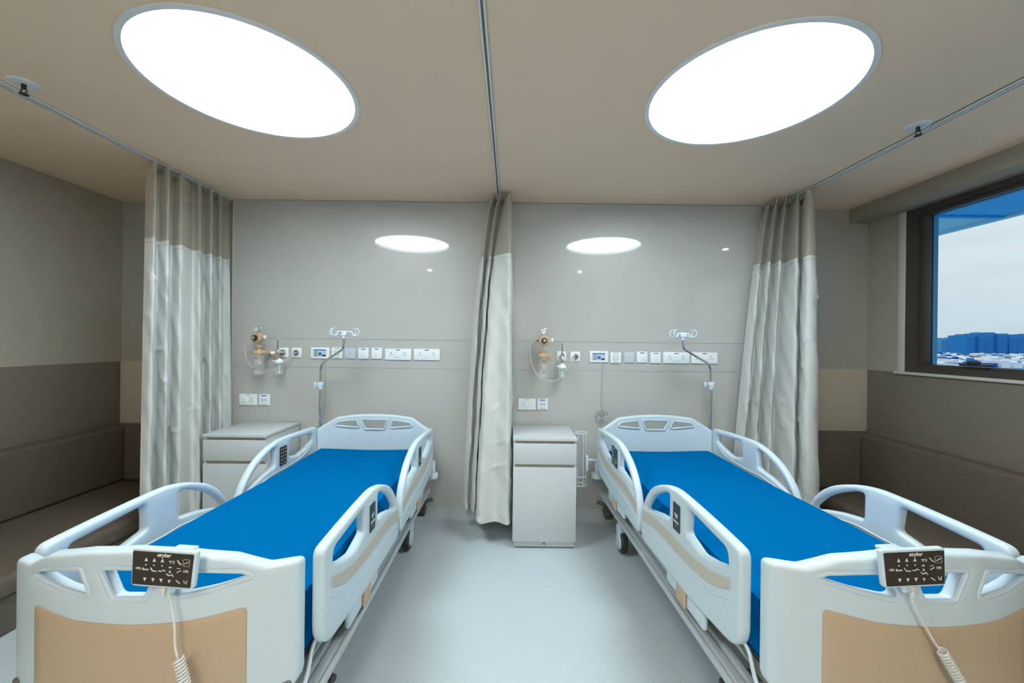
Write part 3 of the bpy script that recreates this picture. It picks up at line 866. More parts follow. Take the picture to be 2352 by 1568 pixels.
# ------------------------------------------------------------------ foot-end hand controllers
def controller(cx, cy, cz, yaw, tilt, roll, label, cord_pts, clip_dx):
    t = empty('bed_controller', (cx, cy, cz)); t.rotation_euler = (Matrix.Rotation(yaw, 3, 'Z') @ Matrix.Rotation(-tilt, 3, 'X') @ Matrix.Rotation(roll, 3, 'Y')).to_euler()
    tag(t, label, 'controller', 'bed hand controllers')
    w2, h2 = .096, .052
    g = plate2d([fillet([(-w2 + .004, -h2, .014), (w2 - .004, -h2, .014), (w2, h2, .01), (-w2, h2, .01)], 6)], .018, .006, 3)
    bmesh.ops.transform(g, matrix=XZ, verts=g.verts); put('housing', g, 'rail', t, smooth=50)
    g = plate2d([fillet([(-w2 + .010, -h2 + .007, .004), (w2 - .010, -h2 + .007, .004), (w2 - .006, h2 - .007, .004), (-w2 + .006, h2 - .007, .004)], 4)], .002, .0005, 1)
    bmesh.ops.transform(g, matrix=Matrix.Translation((0, -.0092, 0)) @ XZ, verts=g.verts); fc = put('keypad', g, 'screen', t, smooth=0)
    fy = -.0108
    def add(name, bm_, m='print'):
        return put(name, bm_, m, fc, smooth=0)
    b = B(); merge(b, text_bm('stryker', .0135, .0003, shear=.25, bold=.0005), Matrix.Translation((.003, fy, .0385)) @ XZ); add('brand_text', b)
    for x in (-.070, .070):
        b = B(); merge(b, text_bm('CPR', .0085, .0003, bold=.0003), Matrix.Translation((x, fy, -.001)) @ XZ); add('key_text', b)
    b = B()
    def tri(x, z, s, up=1):
        v = [b.verts.new((x - s, fy, z - up * s)), b.verts.new((x + s, fy, z - up * s)), b.verts.new((x, fy, z + up * s))]
        b.faces.new(v if up > 0 else v[::-1])
    for i, x in enumerate((-.048, -.024, .0)):
        tri(x, .025, .0053); tri(x, -.030, .0053, -1)
        cyl(b, (x, fy - .0003, .010), (x, fy + .0003, .010), .0022, seg=10)
    tri(.024, -.003, .004); tri(.024, -.031, .0045, -1)
    box(b, .020, .028, fy - .0003, fy + .0003, .0055, .009)
    def line(pts, r=.0011): tube(b, [Vector((x, fy, z)) for x, z in pts], r, 5)
    box(b, -.058, -.039, fy - .0003, fy + .0003, -.0045, -.001); box(b, -.058, -.054, fy - .0003, fy + .0003, -.001, .002)
    line([(-.033, .003), (-.027, -.005), (-.015, -.006)], .0016)
    line([(-.010, -.004), (-.001, -.005), (.005, -.001), (.011, -.004)], .0015)
    line([(.015, -.010), (.021, -.015), (.026, -.014), (.030, -.011), (.035, -.017)], .0016)
    line([(.019, .024), (.029, .024)], .001); line([(.024, .024), (.024, .018)]); line([(.030, .020), (.033, .026), (.036, .022), (.033, .018), (.030, .020)], .0007)
    line([(.044, .028), (.050, .020), (.056, .017)], .0016)
    line([(.044, .006), (.054, .006)], .0009); line([(.044, -.005), (.056, .001)], .0013)
    line([(.044, -.026), (.056, -.034)], .0015)
    line([(.064, .019), (.077, .025)], .0012)
    line([(.066, -.024), (.069, -.033), (.073, -.029), (.076, -.024), (.074, -.035)], .0009)
    line(fillet_loop(.070, .022, .0095, .009), .0005)
    add('key_symbols', b)
    # hook over the board
    g = B(); box(g, clip_dx - .032, clip_dx + .032, .004, .080, .019, .027, .003, 3); box(g, clip_dx - .026, clip_dx + .026, .004, .018, -.075, .026, .005, 3)
    box(g, clip_dx - .03, clip_dx + .03, .073, .080, -.01, .024, .003); put('hanging_hook', g, 'rail', t)
    # strain relief
    g = B()
    for k in range(7): cyl(g, (-.004 * 0, 0, -h2 - .004 * k), (0, 0, -h2 - .004 * k - .003), .0075 - .0006 * k, seg=14)
    cyl(g, (0, 0, -h2), (0, 0, -h2 - .03), .004, seg=10); put('strain_relief', g, 'white', t)
    return t


def fillet_loop(cx, cz, a, c):
    p = fillet([(cx - a, cz - c, .003), (cx + a, cz - c, .003), (cx + a, cz + c, .003), (cx - a, cz + c, .003)], 3)
    return [(q[0], q[1]) for q in p] + [(p[0][0], p[0][1])]


def coil(p0, p1, R, pitch, r, n=12):
    p0 = Vector(p0); p1 = Vector(p1); d = p1 - p0; L = d.length; q = d.to_track_quat('Z', 'Y'); N = int(L / pitch * n); out = []
    for k in range(N + 1):
        a = 2 * PI * k / n; out.append(p0 + q @ Vector((R * math.cos(a), R * math.sin(a), L * k / N)))
    return out


cL = W(380, 1303, 1.112); cR = W(2093, 1301, 1.109)
controller(cL.x, cL.y, cL.z, math.radians(-3.5), math.radians(3), math.radians(1.2), 'white hand controller with black keypad hanging on the left bed footboard', None, -.004)
controller(cR.x, cR.y, cR.z, math.radians(3.5), math.radians(3), math.radians(-1.2), 'white hand controller with black keypad hanging on the right bed footboard', None, .006)
for pts, cp, cq, lab in (
    ([(387, 1362, 1.10), (392, 1385, 1.105), (400, 1430, 1.105), (402, 1480, 1.105), (406, 1503, 1.10), (408, 1512, 1.10)], (410, 1512, 1.095), (432, 1600, 1.085), 'white coiled cable hanging from the left bed controller'),
    ([(2092, 1362, 1.10), (2098, 1385, 1.105), (2118, 1425, 1.105), (2150, 1480, 1.105), (2160, 1492, 1.10)], (2163, 1494, 1.095), (2226, 1600, 1.085), 'white coiled cable hanging from the right bed controller')):
    b = B()
    st = [W(*p) for p in pts]; a = W(*cp); c = W(*cq)
    tube(b, smoothpts(st, 8), .0028, 8)
    tube(b, coil(a, c, .0115, .0085, .0028), .0028, 6)
    tag(put('coiled_cable', b, 'white', smooth=60), lab, 'cable', 'controller cables')


# ------------------------------------------------------------------ IV poles
def iv_pole(basep, pts, hookp, clampp, hook_yaw, label, hooks):
    t = empty('iv_pole', basep); tag(t, label, 'iv pole', 'drip poles'); off = Vector(basep)
    P = [Vector(p) - off for p in pts]
    b = B(); tube(b, fillet3(P[1:], .06, 8), .0085, 14); put('upper_tube', b, 'chrome', t)
    b = B(); cl = Vector(clampp) - off
    cyl(b, P[0], cl, .0115, seg=18); put('lower_tube', b, 'chrome', t)
    b = B(); cyl(b, cl + Vector((0, 0, -.03)), cl + Vector((0, 0, -.005)), .016, seg=18); box(b, cl.x - .02, cl.x + .02, cl.y - .018, cl.y + .018, cl.z - .012, cl.z + .03, .006)
    cyl(b, cl + Vector((-.02, 0, .008)), cl + Vector((-.045, 0, .008)), .006, seg=10); box(b, cl.x - .055, cl.x - .04, cl.y - .006, cl.y + .006, cl.z - .016, cl.z + .03, .004)
    put('clamp', b, 'ltblue', t)
    h = Vector(hookp) - off
    b = B(); box(b, h.x - .025, h.x + .025, h.y - .018, h.y + .018, h.z - .03, h.z + .008, .006); cyl(b, h + Vector((0, 0, -.05)), h + Vector((0, 0, -.02)), .013, seg=16)
    for a_, ln in hooks:
        d = Vector((math.cos(a_), math.sin(a_), 0))
        tube(b, [h, h + d * ln], .0055, 8)
        c = h + d * (ln + .028)
        pts_ = [c + d * (-.028 * math.cos(q)) + Vector((0, 0, -.028 * math.sin(q) if True else 0)) for q in [k / 12 * PI * 1.55 - .15 for k in range(13)]]
        tube(b, pts_, .0042, 8)
    put('hook_head', b, 'ltblue', t)


Y0 = 3.27
pl = [W(737, 1092, Y0), W(737, 885, Y0), W(737, 836, Y0), W(790, 800, 3.10), W(790, 774, 3.10)]
pl[0].x = pl[1].x = pl[2].x; pl[4].x = pl[3].x
iv_pole(tuple(pl[0]), pl, W(790, 762, 3.10), W(737, 885, Y0), 0, 'chrome drip pole with bent top behind the left bed', ((0.1, .06), (PI - .1, .06), (PI + 1.0, .05), (1.0, .05)))
pr = [W(1634, 1095, Y0), W(1634, 885, Y0), W(1632, 838, Y0), W(1568, 800, 3.12), W(1568, 776, 3.12)]
pr[0].x = pr[1].x = pr[2].x; pr[4].x = pr[3].x
iv_pole(tuple(pr[0]), pr, W(1568, 766, 3.12), W(1633, 885, Y0), 0, 'chrome drip pole with bent top behind the right bed', ((0.35, .04), (PI - .35, .04), (PI + .5, .045), (-.5, .045)))


# ------------------------------------------------------------------ wall plates
PW = WY
def wall_thing(name, px, py, label, cat, group):
    p = W(px, py, PW); t = empty(name, (p.x, PW, p.z)); return tag(t, label, cat, group)


K = PW / F          # metres per photo pixel at the wall


def base_plate(t, w_, h_, m='plate', d=.012):
    b = B(); box(b, -w_ / 2, w_ / 2, -d, 0, -h_ / 2, h_ / 2, .004, 3); return put('face_plate', b, m, t)


def flat(t, x0, x1, z0, z1, m, name, d=.0125, th=.0012):
    b = B(); box(b, x0, x1, -d - th, -d, z0, z1, .0003, 1); return put(name, b, m, t, smooth=0)


def socket_face(t, x, z, s=.021):
    fp = flat(t, x - s, x + s, z - s * .98, z + s * .98, 'plate', 'socket_insert', .0118, .0016)
    b = B(); y = -.0136
    for dx, dz, r in ((0, .010, .0036), (0, .014, .0034), (-.0098, -.008, .0034), (.0098, -.008, .0034)):
        cyl(b, (x + dx, y - .0004, z + dz), (x + dx, y + .0006, z + dz), r, seg=12)
    for dx in (-.0115, .0081): box(b, x + dx, x + dx + .0034, y - .0004, y + .0004, z - .0105, z - .0055)
    put('pin_holes', b, 'print_dark', fp, smooth=0)


def double_socket(px, py, label):
    t = wall_thing('double_socket', px, py, label, 'socket', 'double power sockets'); base_plate(t, .228, .098)
    for x in (-.058, .056): socket_face(t, x, 0, .024)
    b = B(); box(b, -.024, .024, -.0165, -.012, -.026, .024, .0015); put('rocker', b, 'plate', t)
    flat(t, -.018, .018, .034, .041, 'purple', 'colour_tag', .0118)


def single_plate(px, py, kind, label, name, cat, group):
    t = wall_thing(name, px, py, label, cat, group)
    if kind == 'blank':
        base_plate(t, .090, .090, 'plate_grey', .010)
        b = B(); cyl(b, (0, -.0108, 0), (0, -.0098, 0), .003, seg=12); put('screw_hole', b, 'print_dark', t, smooth=0)
    else:
        base_plate(t, .092, .096)
        if kind in ('purple', 'blue'):
            flat(t, -.018, .020, .034, .041, kind, 'colour_tag', .0118)
            b = B(); box(b, -.014, .013, -.0145, -.0118, -.028, .026, .0015); put('rocker', b, 'plate', t)
        else:
            flat(t, -.022, .026, .036, .042, kind, 'label_strip', .0118)
            flat(t, -.020, .024, -.042, -.036, kind, 'label_strip', .0118)
            for dx in (-.014, .014):
                for dz in (.013, -.013):
                    b = B(); box(b, dx - .011, dx + .011, -.0132, -.0118, dz - .010, dz + .010, .001); put('jack_shutter', b, 'plate_grey', t)
    return t


def touch_panel(px, py, label):
    t = wall_thing('touch_panel', px, py, label, 'control panel', 'wall touch panels'); base_plate(t, .160, .098)
    s = flat(t, -.060, .055, -.030, .034, 'plate_grey', 'screen', .0118)
    def q(x0, x1, z0, z1, m, n='graphic'):
        b = B(); box(b, x0, x1, -.0136, -.0130, z0, z1); put(n, b, m, s, smooth=0)
    q(-.058, .053, .022, .031, 'blue', 'header_bar')
    for z in (.010, -.006, -.021): q(-.049, -.022, z - .004, z + .004, 'steel_dark', 'button')
    q(-.014, .014, -.019, .006, 'blue', 'centre_square'); q(.018, .050, -.027, -.013, 'navy', 'lower_button')
    b = B(); tube(b, [Vector((.030 + .016 * (k / 6), -.0134, .014 - .010 * math.sin(k / 6 * PI))) for k in range(7)], .0008, 4); put('dial_arc', b, 'blue', s)


def lower_pair(px, py, px2, py2, side, sock_left):
    t = wall_thing('power_socket', px, py, 'single power socket with rocker switch, low on the wall above the %s cabinet' % side, 'socket', 'low power sockets')
    base_plate(t, .155, .098); sx = -.028 if sock_left else .028
    socket_face(t, sx, -.002, .024)
    b = B(); box(b, -sx - .023, -sx + .023, -.0145, -.0118, -.026, .024, .0015); rk = put('rocker', b, 'plate', t)
    b = B(); box(b, -sx - .003, -sx, -.0155, -.0145, -.004, .004); put('indicator', b, 'print_dark', rk, smooth=0)
    flat(t, -.014, .018, .035, .041, 'orange', 'colour_tag', .0118)
    t = wall_thing('data_socket', px2, py2, 'white data socket with blue label above the %s cabinet' % side, 'socket', 'low data sockets')
    base_plate(t, .094, .096); flat(t, -.024, .024, .031, .040, 'blue', 'label_strip', .0118)
    for dx in (-.013, .013):
        b = B(); box(b, dx - .011, dx + .011, -.0132, -.0118, -.012, .010, .001); put('jack_shutter', b, 'plate_grey', t)
    b = B(); box(b, -.024, .024, -.0132, -.0118, -.040, -.030, .001); put('label_holder', b, 'plate_grey', t)


for side, lx in (('left', 0), ('right', 1)):
    bedn = side + ' bed'
    Pp = {'touch': (736.5, 810.5), 'data': (775, 810.5), 'blank': (805, 811.5), 'p': (835.5, 811.5), 'b': (866, 811.5), 's1': (915, 813.5), 's2': (981, 814)} if lx == 0 else \
         {'touch': (1375, 819), 'data': (1413.5, 821.5), 'blank': (1444.5, 821), 'p': (1474, 820), 'b': (1505, 821.5), 's1': (1552.5, 821.5), 's2': (1617, 822)}
    touch_panel(*Pp['touch'], 'white wall panel with small blue touch screen above the %s' % bedn)
    single_plate(*Pp['data'], 'orange', 'white data outlet plate with tan label strips above the %s' % bedn, 'data_outlet', 'socket', 'upper data outlets')
    single_plate(*Pp['blank'], 'blank', 'grey blanking plate with a dark centre dot above the %s' % bedn, 'blanking_plate', 'wall plate', 'blanking plates')
    single_plate(*Pp['p'], 'purple', 'white switch plate with purple tag above the %s' % bedn, 'light_switch', 'switch', 'wall switches')
    single_plate(*Pp['b'], 'blue', 'white switch plate with blue tag above the %s' % bedn, 'light_switch', 'switch', 'wall switches')
    double_socket(*Pp['s1'], 'double power socket next to the blue-tagged switch above the %s' % bedn)
    double_socket(*Pp['s2'], 'outermost double power socket, rightmost above the %s' % bedn)
lower_pair(571.5, 917, 608.5, 917.5, 'left', False)
lower_pair(1210, 927.5, 1246, 927.5, 'right', True)

# gas outlets
def gas_outlet(px, py, label):
    t = wall_thing('gas_outlet', px, py, label, 'gas outlet', 'wall gas outlets'); base_plate(t, .085, .086, 'plate', .008)
    b = B(); n = 32
    for r0, r1, y0_, y1_ in ((.026, .024, -.008, -.02),): cyl(b, (0, y0_, 0), (0, y1_, 0), r0, r1, seg=n, bev=.001)
    put('bezel', b, 'chrome', t)
    b = B(); cyl(b, (0, -.02, 0), (0, -.0225, 0), .017, seg=24); cyl(b, (0, -.022, 0), (0, -.034, 0), .009, seg=16, bev=.001); put('valve', b, 'steel_dark', t)


OUT = {}
for side, a, c in (('left', (652, 809), (682, 809.5)), ('right', (1289.5, 817.5), (1321, 818.5))):
    gas_outlet(*a, 'square gas outlet behind the oxygen flowmeter, %s unit' % side)
    gas_outlet(*c, 'square gas outlet with a clear hose plugged in, %s unit' % side)
    OUT[side] = (W(*a, PW), W(*c, PW))


# ------------------------------------------------------------------ suction regulators, jars, flowmeters
def suction_unit(side, gx, gy, bx, by, jx, jt, jb, Yd, yaw):
    c = W(bx, by, Yd); t = empty('suction_regulator', tuple(c), yaw)
    tag(t, 'beige suction regulator with gauge and graduated jar on the wall, %s unit' % side, 'suction regulator', 'suction regulators')
    k = Yd / F
    b = B(); cyl(b, (0, -.022, 0), (0, .018, 0), .044, seg=40, bev=.006); cyl(b, (0, -.018, 0), (0, .03, 0), .036, seg=30)
    put('body', b, 'beige_pl', t)
    b = B(); cyl(b, (0, -.048, 0), (0, -.022, 0), .022, .024, seg=24, bev=.003); kn = put('knob', b, 'black', t)
    b = B(); cyl(b, (0, -.051, 0), (0, -.047, 0), .012, seg=18); put('knob_cap', b, 'beige_pl', kn)
    gz = (by - gy) * k
    b = B(); cyl(b, (0, .012, gz), (0, -.018, gz), .0265, seg=32, bev=.003); cyl(b, (0, 0, .04), (0, 0, gz - .02), .006, seg=12); ga = put('gauge', b, 'chrome', t)
    b = B(); cyl(b, (0, -.0195, gz), (0, -.0178, gz), .022, seg=28); di = put('dial', b, 'plate', ga, smooth=0)
    b = B(); tube(b, [Vector((.010, -.0205, gz - .010)), Vector((-.008, -.0205, gz + .008))], .0012, 5)
    tube(b, [Vector((.017 * math.cos(q), -.0202, gz + .017 * math.sin(q))) for q in [(-.2 + 1.4 * i / 12) * PI for i in range(13)]], .0012, 5); put('needle', b, 'print_dark', di)
    b = B(); cyl(b, (.04, 0, -.004), (.075, 0, -.004), .008, seg=14); put('side_valve', b, 'chrome', t)
    b = B(); box(b, .062, .080, -.012, .008, -.008, .022, .004); put('side_lever', b, 'plate', t)
    b = B(); cyl(b, (-.042, -.0, .0), (-.066, 0, .001), .006, seg=12); put('hose_barb', b, 'steel_dark', t)
    dx = (jx - bx) * k; zt_ = (by - jt) * k; zb_ = (by - jb) * k
    b = B(); cyl(b, (dx, 0, -.04), (dx, 0, zt_ + .01), .005, seg=10); put('neck_pipe', b, 'chrome', t)
    b = B(); cyl(b, (dx, 0, zt_ + .052), (dx, 0, zt_ + .036), .020, seg=20, bev=.003); cyl(b, (dx, 0, zt_ + .036), (dx, 0, zt_ + .008), .010, seg=14)
    cyl(b, (dx, 0, zt_ + .012), (dx, 0, zt_ - .018), .044, .047, seg=32, bev=.004); box(b, dx, dx + .062, -.018, .02, zt_ - .016, zt_ + .008, .005); box(b, dx - .02, dx + .02, .03, PW - Yd - .002, zt_ - .02, zt_ + .005, .004)
    put('jar_lid', b, 'beige_pl', t)
    b = B(); cyl(b, (dx + .045, PW - Yd - .02, zt_ - .03), (dx + .045, PW - Yd - .004, zt_ - .03), .036, seg=28, bev=.004); put('wall_bracket', b, 'beige_pl', t)
    b = B(); zj = zt_ - .018
    prof_ = [(.0405, zj), (.0405, zb_ + .012), (.034, zb_ + .002), (0.0001, zb_)]; ip = [(0.0001, zb_ + .004), (.033, zb_ + .006), (.038, zb_ + .014), (.038, zj)]
    pf = prof_ + ip; n = 32; rg = [[b.verts.new((dx + r * math.cos(2 * PI * q / n), r * math.sin(2 * PI * q / n), z)) for q in range(n)] for r, z in pf]
    for a, c2 in zip(rg, rg[1:] + rg[:1]):
        for q in range(n): b.faces.new((a[q], a[(q + 1) % n], c2[(q + 1) % n], c2[q]))
    jar = put('jar', b, 'clear', t, smooth=60)
    b = B()
    for i in range(11):
        z = zj - .02 - (zj - zb_ - .03) * i / 10; ln = .010 if i % 2 else .016
        for sgn in (-1,):
            pts = [Vector((dx + .0412 * math.cos(a_), .0412 * math.sin(a_), z)) for a_ in [(-1 + .05) * PI + ln * 40 * j / 6 for j in range(7)]]
            tube(b, pts, .0007, 4)
    for zz in (zj - .028, zj - .034, zj - .04, zj - .115, zj - .122, zj - .13):
        pts = [Vector((dx + .0412 * math.cos(a_), .0412 * math.sin(a_), zz)) for a_ in [-1.9 + .8 * j / 6 for j in range(7)]]
        tube(b, pts, .0011, 4)
    put('graduation_marks', b, 'print_dark', jar, smooth=0)
    b = B(); cyl(b, (dx, 0, zj - .005), (dx, 0, zj - .06), .006, seg=12); cyl(b, (dx, 0, zj - .058), (dx, 0, zj - .088), .014, .024, seg=20, bev=.003); put('float_valve', b, 'beige_pl', t)
    return c, k, dx, zt_, zb_


uL = suction_unit('left', 594, 755.5, 592.5, 775.5, 596, 807, 861, 3.30, math.radians(-14))
uR = suction_unit('right', 1249.5, 761, 1249, 782, 1247.5, 815, 867, 3.30, math.radians(4))


def flowmeter(side, tx, ty0, tyv, bxx, bt, bb, Yd, knob_dx):
    c = W(tx, tyv, Yd); t = empty('oxygen_flowmeter', tuple(c)); tag(t, 'clear oxygen flowmeter with humidifier bottle on the wall, %s unit' % side, 'flowmeter', 'oxygen flowmeters')
    k = Yd / F; zt_ = (tyv - ty0) * k
    b = B(); cyl(b, (0, 0, .01), (0, 0, zt_), .0105, seg=20, bev=.002); ft = put('flow_tube', b, 'clear', t)
    b = B(); cyl(b, (0, 0, .012), (0, 0, zt_ - .01), .0035, seg=10)
    for i in range(10): box(b, -.006, .006 - .003 * (i % 2), -.0114, -.0108, .02 + (zt_ - .035) * i / 9, .0212 + (zt_ - .035) * i / 9)
    put('scale', b, 'print_dark', ft, smooth=0)
    b = B(); cyl(b, (0, 0, -.025), (0, 0, .014), .0125, seg=20, bev=.002); cyl(b, (0, 0, -.006), (.012 if side == 'left' else -.004, PW - Yd - .022, -.004), .009, seg=14)
    cyl(b, (0, 0, -.02), (0, 0, -.05), .007, seg=12); put('valve_body', b, 'chrome', t)
    b = B(); cyl(b, (knob_dx * .4, -.010, -.006), (knob_dx, -.026, -.008), .013, .014, seg=20, bev=.003); put('knob', b, 'plate', t)
    dx = (bxx - tx) * k; z0 = (tyv - bt) * k; z1_ = (tyv - bb) * k
    b = B(); cyl(b, (dx, 0, z0 + .004), (dx, 0, z0 - .026), .028, .037, seg=28, bev=.004); cyl(b, (dx, 0, z0 + .016), (dx, 0, z0), .012, seg=14); cyl(b, (dx - .03, -.01, z0 - .01), (dx - .048, -.014, z0 - .008), .006, seg=10); put('bottle_cap', b, 'plate', t)
    b = B(); n = 28; pf = [(.034, z0 - .026), (.034, z1_ + .008), (.029, z1_), (.0001, z1_), (.0001, z1_ + .004), (.028, z1_ + .004), (.0318, z1_ + .01), (.0318, z0 - .026)]
    rg = [[b.verts.new((dx + r * math.cos(2 * PI * q / n), r * math.sin(2 * PI * q / n), z)) for q in range(n)] for r, z in pf]
    for a, c2 in zip(rg, rg[1:] + rg[:1]):
        for q in range(n): b.faces.new((a[q], a[(q + 1) % n], c2[(q + 1) % n], c2[q]))
    bo = put('humidifier_bottle', b, 'clear', t, smooth=60)
    b = B(); cyl(b, (dx, 0, z0 - .02), (dx, 0, z1_ + .028), .004, seg=10); cyl(b, (dx, 0, z1_ + .03), (dx, 0, z1_ + .018), .012, seg=16); put('dip_tube', b, 'plate', bo)
    b = B()
    for zz in (z0 - .04, z0 - .048):
        tube(b, [Vector((dx + .0345 * math.cos(a_), .0345 * math.sin(a_), zz)) for a_ in [-2.2 + .9 * j / 6 for j in range(7)]], .001, 4)
    put('bottle_marks', b, 'print_dark', bo, smooth=0)


flowmeter('left', 638, 777, 808, 642, 826, 861, 3.34, -.045)
flowmeter('right', 1291, 786, 820, 1292, 838, 870, 3.34, .008)

for side, pts in (('left', [(577, 775, 3.31), (566, 785, 3.30), (562, 800, 3.30), (566, 822, 3.32), (578, 842, 3.34), (600, 852, 3.36), (630, 848, 3.37), (655, 830, 3.37), (666, 815, 3.38), (682, 809.5, 3.405)]),
                  ('right', [(1233, 781.5, 3.30), (1221, 787, 3.30), (1217, 805, 3.30), (1221, 835, 3.31), (1235, 862, 3.28), (1256, 874, 3.26), (1283, 871, 3.33), (1305, 845, 3.37), (1321, 818.5, 3.405)])):
    b = B(); tube(b, smoothpts([W(*p) for p in pts], 8), .0048, 10)
    tag(put('suction_hose', b, 'hose', smooth=60), 'clear looping hose from the regulator to the gas outlet, %s unit' % side, 'hose', 'suction hoses')

# ------------------------------------------------------------------ nurse call cords
def cord(pts, rings, label, m='steel'):
    b = B(); tube(b, smoothpts([W(*p) for p in pts], 6), .0028, 6)
    for (px, py, Y, rx, rz_, ay) in rings:
        c = W(px, py, Y); tube(b, [c + Vector((rx * math.cos(q), ay * math.sin(q * 2 + ay * 90), rz_ * math.sin(q))) for q in [2 * PI * k / 24 for k in range(24)]], .0032, 6, True)
    tag(put('nurse_call_cord', b, m, smooth=60), label, 'cord', 'nurse call cords')


cord([(746, 823, 3.432), (745, 870, 3.425), (742, 930, 3.42), (738, 975, 3.40), (736, 1010, 3.38)], [(733, 985, 3.38, .016, .030, .006), (736, 990, 3.38, .012, .02, .01)], 'thin call cord hanging by the drip pole, left bed')
cord([(1384, 831, 3.432), (1383, 880, 3.43), (1382, 940, 3.42), (1383, 955, 3.41), (1384, 985, 3.40)], [(1381, 950, 3.41, .040, .042, .006), (1384, 952, 3.40, .044, .034, -.008), (1380, 953, 3.41, .034, .038, .010), (1389, 956, 3.40, .028, .036, .005)], 'grey call cord bundled in rings above the right bed')

# ------------------------------------------------------------------ wire bottle holder and its arm beside the right bed
c0 = W(1333.5, 1065, 3.12)
t = empty('wire_bottle_holder', (c0.x, c0.y, W(1331, 1112, 3.12).z)); tag(t, 'white wire basket holder on a bent arm between cabinet and right bed', 'wire holder')
H = (1112 - 993) / F * 3.12; r = .045
b = B()
for z in (0, H): tube(b, [Vector((r * math.cos(q), r * math.sin(q), z)) for q in [2 * PI * k / 32 for k in range(32)]], .0036, 8, True)
for q in (.3, PI / 2 + .3, PI + .3, 1.5 * PI + .3): tube(b, [Vector((r * math.cos(q), r * math.sin(q), 0)), Vector((r * math.cos(q), r * math.sin(q), H))], .003, 8)
for dx in (-.016, .016): tube(b, [Vector((dx, -.041, 0.0)), Vector((dx, .041, 0.0))], .003, 6)
tube(b, [Vector((r * math.cos(q), r * math.sin(q), .07)) for q in [PI + PI * k / 16 for k in range(17)]], .004, 6)
put('basket', b, 'rail', t)
zb = W(1331, 1112, 3.12).z
b = B(); arm = [W(1346, 1056, 3.12), W(1366, 1056, 3.12), W(1380, 1062, 3.15), W(1382, 1090, 3.17)]
tube(b, [p - Vector((c0.x, c0.y, zb)) for p in smoothpts(arm, 8)], .010, 12); box(b, .038, .060, -.014, .014, (1112 - 1080) / F * 3.12, (1112 - 1045) / F * 3.12, .004)
put('arm', b, 'rail', t)

# ------------------------------------------------------------------ outside
GZ = -14.0
b = B(); box(b, 20, 6000, -2500, 5000, GZ - 1, GZ); struct('ground', b, 'bldg')
def tower(px0, px1, pytop, Y, dep, label, m, steps):
    a = W(px0, 800, Y); c = W(px1, 800, Y); top = W((px0 + px1) / 2, pytop, Y).z
    t = empty('tower_block', ((a.x + c.x) / 2, Y + dep / 2, GZ)); tag(t, label, 'tower block', 'distant tower blocks')
    wd = c.x - a.x; n = len(steps); b = B()
    for i, s in enumerate(steps): box(b, -wd / 2 + wd * i / n, -wd / 2 + wd * (i + 1) / n, -dep / 2 + (i % 2) * 3, dep / 2, 0, top - GZ + s)
    put('block', b, m, t, smooth=0)
    b = B(); rows = int((top - GZ) / 3.2)
    for i in range(n * 2):
        x0 = -wd / 2 + wd * (i + .15) / (n * 2)
        for r in range(rows - 1): box(b, x0, x0 + wd / (n * 2) * .7, -dep / 2 - .15 + (int(i / 2) % 2) * 3, -dep / 2 + .05 + (int(i / 2) % 2) * 3, 2 + r * 3.2, 3.6 + r * 3.2)
    put('window_grid', b, 'bwin', t, smooth=0)
    for i in range(0, n, 2):
        b = B(); box(b, -wd / 2 + wd * i / n + 2, -wd / 2 + wd * (i + .6) / n, -4, 4, top - GZ + steps[i], top - GZ + steps[i] + 2.5); put('roof_house', b, 'bldg2', t, smooth=0)
tower(2220, 2262, 770, 700, 30, 'left wing of the big blue slab towers on the horizon', 'bldg', (0, 1.5, 0))
tower(2263, 2318, 767, 710, 34, 'middle wing of the big blue slab towers on the horizon', 'bldg', (1, 3, 1, 0))
tower(2319, 2352 + 60, 769, 720, 30, 'right wing of the big blue slab towers at the picture edge', 'bldg', (0, 1, 0, 1))
tower(2162, 2200, 778, 900, 30, 'smaller pale blue tower left of the big slab towers', 'bldg2', (0, 2, 1))
tower(2201, 2209, 786, 950, 16, 'narrow pale tower beside the smaller tower block', 'bldg2', (0,))
hm = [mat('house_white', rgb(248, 252, 254), .8), mat('house_pale', rgb(150, 195, 220), .8), mat('house_blue', rgb(50, 135, 195), .8), mat('house_deep', rgb(20, 95, 165), .8)]
rnd = random.Random(4)
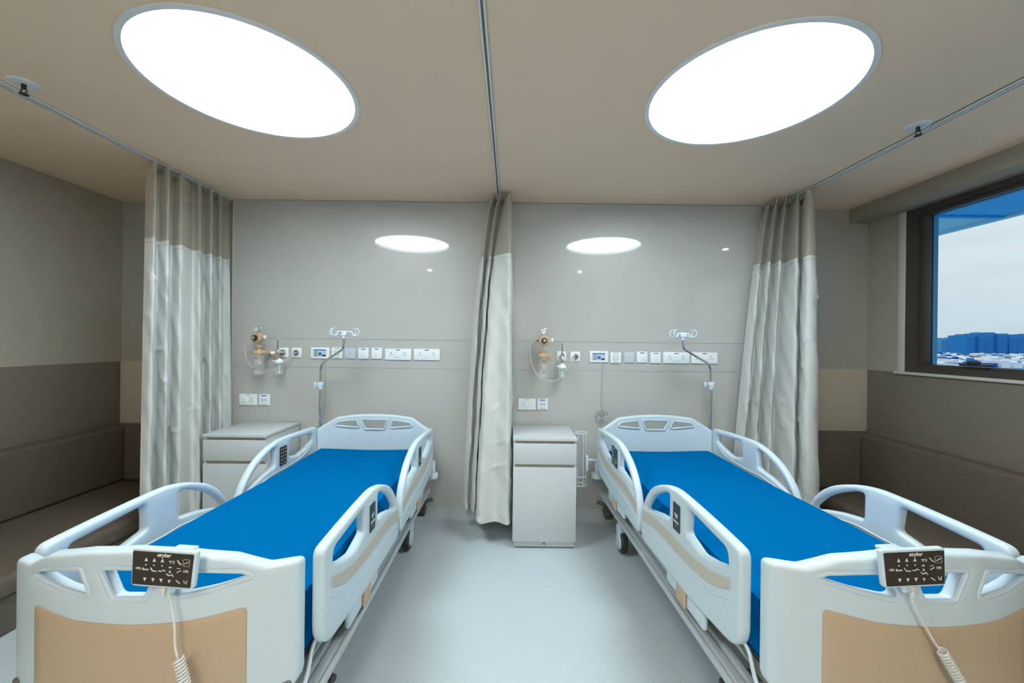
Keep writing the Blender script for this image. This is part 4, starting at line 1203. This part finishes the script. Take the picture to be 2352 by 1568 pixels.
n_houses = 0
for r in range(22):
    Y = 300 + r * 17; x = (2146 - VPX) / F * Y + rnd.uniform(0, 5)
    while x < (2362 - VPX) / F * Y and n_houses < 290:
        wd = rnd.uniform(4, 8.5); dp = rnd.uniform(6, 12); hh = rnd.uniform(2.2, 5.0)
        b = B(); box(b, -wd / 2, wd / 2, -dp / 2, dp / 2, 0, hh); box(b, -wd / 2 - .2, wd / 2 + .2, -dp / 2 - .2, dp / 2 + .2, hh, hh + .4)
        if rnd.random() < .5: box(b, wd * .05, wd * .35, -2, 2, hh, hh + 1.6)
        for k in (-.3, .1): box(b, wd * k, wd * (k + .18), -dp / 2 - .06, -dp / 2, hh * .35, hh * .75)
        o = put('city_house', b, hm[rnd.choice((0, 0, 0, 0, 1, 2, 3))], smooth=0, loc=(x + wd / 2, Y, GZ)); n_houses += 1
        tag(o, 'one of the small flat-roofed houses in the distant city outside the window', 'house', 'distant city houses')
        x += wd + rnd.uniform(.8, 3)
# louvred canopy over the outside of the window
CZ = 3.02
t = empty('louvred_canopy', (3.35, 2.0, CZ)); tag(t, 'blue louvred sunshade canopy outside above the window', 'canopy')
b = B(); box(b, 1.65, 2.30, 2.56, 5.6, .03, .16, .01); box(b, 2.24, 2.31, -4, 5.6, -.005, .17, .01); put('outer_beam', b, 'canopy2', t)
b = B(); box(b, 0, 2.24, 2.50, 2.56, .0, .16, .01); box(b, -.06, .0, -4, 2.56, -.02, .16, .01); put('end_beam', b, 'canopy', t)
for i in range(18):
    x = .03 + i * .122; b = B(); box(b, x, x + .10, -4, 2.50, .03, .05, .004, mtx=Matrix.Translation((x, 0, .04)) @ Matrix.Rotation(.12, 4, 'Y') @ Matrix.Translation((-x, 0, -.04))); put('louvre_blade', b, 'canopy', t)
b = B(); box(b, 0, 2.24, -4, 2.5, .10, .12); put('roof_sheet', b, 'canopy', t, smooth=0)
b = B(); cyl(b, (.22, 2.30, -.06), (.22, 2.30, .02), .05, .03, seg=16); put('downlight', b, 'black', t)
